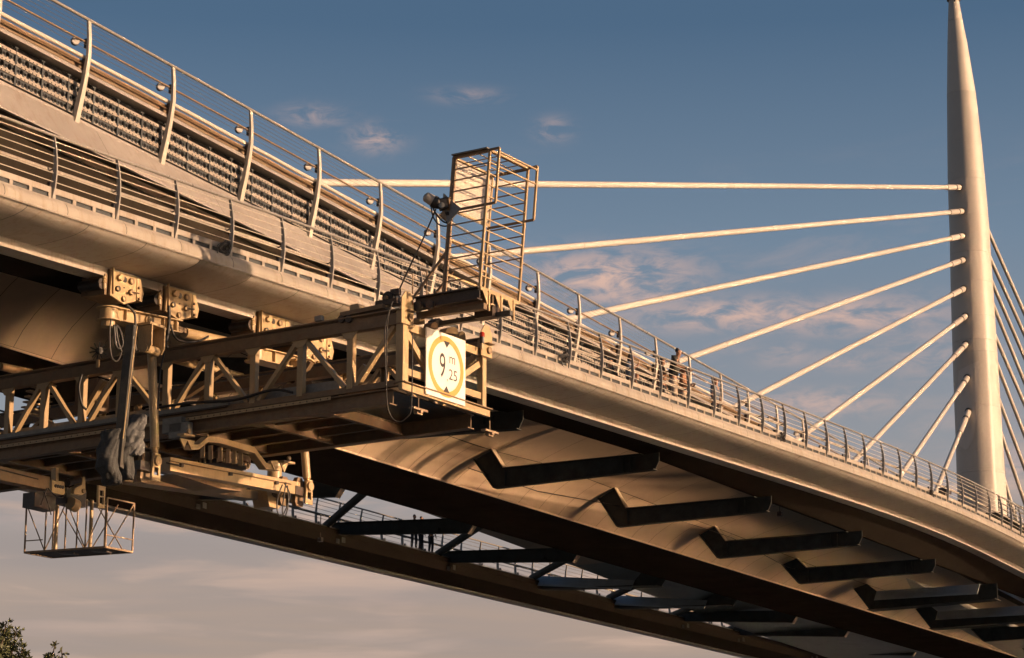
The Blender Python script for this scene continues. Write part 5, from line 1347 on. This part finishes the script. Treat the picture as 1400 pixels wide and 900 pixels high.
def stand_at(px, py, H, zfun, lo_, hi_):
    """find the depth at which a figure of height H has its head top at this pixel and its feet on the walkway"""
    best = None
    for i in range(61):
        Y = lo_ + (hi_ - lo_) * i / 60; p = P(px, py, Y=Y); e = abs(p.z - (zfun(p.x) + .05 + H))
        if best is None or e < best[0]: best = (e, Y, p)
    e, Y, p = best
    return Vector((p.x, Y, zfun(p.x) + .045)), p.z - zfun(p.x) - .045
FACE = math.atan2(-1, .35) - math.pi / 2
pos, hh = stand_at(920, 475, 2.3, zf, 33.42, 34.2)
print('person', pos, hh)
person(pos, hh, math.pi + .30, 'young man with short dark hair leaning at the near railing, tallest of the group', 'shirtd', 'trousp', 'lean')
for px, py, H, a, lb, s_, t2, po, hl in (
        (833, 490, 2.10, 2.6, 'person in a dark top behind the railing, leftmost of the group', 'shirtd', 'trousd', 'stand', 0),
        (861, 483, 2.10, 3.3, 'person in dark clothes behind the second railing post of the group', 'shirtb', 'trousd', 'phone', .10),
        (869, 506, 1.95, 3.0, 'shorter person in dark clothes whose head shows low between railing bars', 'shirtd', 'trousd', 'hold', 0),
        (904, 489, 2.05, 3.5, 'person in a brown top with one raised arm left of the standing young man', 'shirtr', 'trousd', 'phone', .12),
        (934, 500, 2.0, 3.3, 'person in a brown top half hidden right of the standing young man', 'shirtr', 'trousp', 'hold', .12),
        (977, 516, 1.95, 3.1, 'person in a blue shirt alone behind the railing at the right end of the group', 'shirtb', 'trousd', 'stand', 0)):
    pos, hh = stand_at(px, py, H, zf, 33.55, 36.3); hh = min(max(hh, 1.7), 2.2)
    person(pos, hh, a, lb, s_, t2, po, hl)
for px, a, lb, s_, t2 in ((566, 2.6, 'leftmost of three walkers silhouetted on the far walkway', 'shirtd', 'trousd'), (575, 3.3, 'middle walker of the three on the far walkway', 'shirtb', 'trousd'), (589, 3.0, 'rightmost of three walkers on the far walkway, beside the diagonal brace', 'shirtr', 'trousd')):
    p = P(px, 735, Y=55.8); person(Vector((p.x, 55.8, zfar(p.x) + .05)), 1.62, a, lb, s_, t2, 'stand')

# ================================================================== tree at lower left
def tree(base, label, tips, seed, nleaf, spread):
    rr = random.Random(seed)
    t_ = thing('olive_tree', label, 'tree', base)
    trunk_top = base + Vector((rr.uniform(-.2, .2), rr.uniform(-.2, .2), (tips[0].z - base.z) * .42))
    MB().tube([base, base.lerp(trunk_top, .5) + Vector((.06, .03, 0)), trunk_top], [.17, .13, .10], 10).build('trunk', M['bark'], t_, smooth=True)
    leaves = MB()
    for ti, tip in enumerate(tips):
        mid = trunk_top.lerp(tip, .5) + Vector((rr.uniform(-.3, .3), rr.uniform(-.3, .3), .1))
        MB().tube([trunk_top, mid, tip], [.06, .035, .008], 6).build('limb', M['bark'], t_, smooth=True)
        for k in range(nleaf):
            # twigs around the outer half of each limb
            f = rr.random() ** .6; c_ = mid.lerp(tip, f)
            r_ = spread * (1.05 - .75 * f)
            tw = Vector((rr.gauss(0, 1), rr.gauss(0, 1), rr.gauss(.25, .8))); tw.normalize()
            twl = r_ * (.35 + .65 * rr.random()); e_ = c_ + tw * twl
            for q in range(9):
                b_ = c_.lerp(e_, .35 + .65 * q / 8)
                d_ = (tw * .8 + Vector((rr.gauss(0, .7), rr.gauss(0, .7), rr.gauss(.1, .7)))).normalized(); ln = rr.uniform(.05, .085); s2 = d_.cross(Vector((rr.gauss(0, 1), rr.gauss(0, 1), rr.gauss(0, 1)))).normalized() * ln * .22
                leaves.add([b_, b_ + d_ * ln * .5 + s2, b_ + d_ * ln, b_ + d_ * ln * .5 - s2], [(0, 1, 2, 3)])
    o_ = leaves.build('foliage', M['leaf'], t_); o_['kind'] = 'stuff'
    return t_
dT = 33.0
tp = lambda px, py, dd=0: CAM + ray(px, py - 9) * (dT + dd)
b0 = tp(-45, 1000); b0 = Vector((b0.x, b0.y, 1.25))
tree(b0, 'bushy tree top with sunlit tips at the lower left corner of the picture',
     [tp(-18, 862), tp(8, 862), tp(22, 872, .3), tp(31, 893, -.2), tp(4, 884, -.5), tp(-5, 905, .5), tp(18, 908, -.3), tp(-30, 900), tp(-60, 880), tp(-90, 905), tp(-50, 940, .6), tp(10, 940, .5), tp(-6, 875, -.3), tp(14, 888, .5), tp(-12, 890, -.6)], 4, 80, .42)
b1 = tp(68, 1000, 1.5); b1 = Vector((b1.x, b1.y, 1.25))
tree(b1, 'small sprig of foliage rising alone right of the bushy tree top', [tp(76, 888, 1.5), tp(84, 896, 1.5), tp(66, 901, 1.5), tp(58, 912, 1.6), tp(80, 915, 1.4), tp(70, 935, 1.5)], 9, 34, .25)
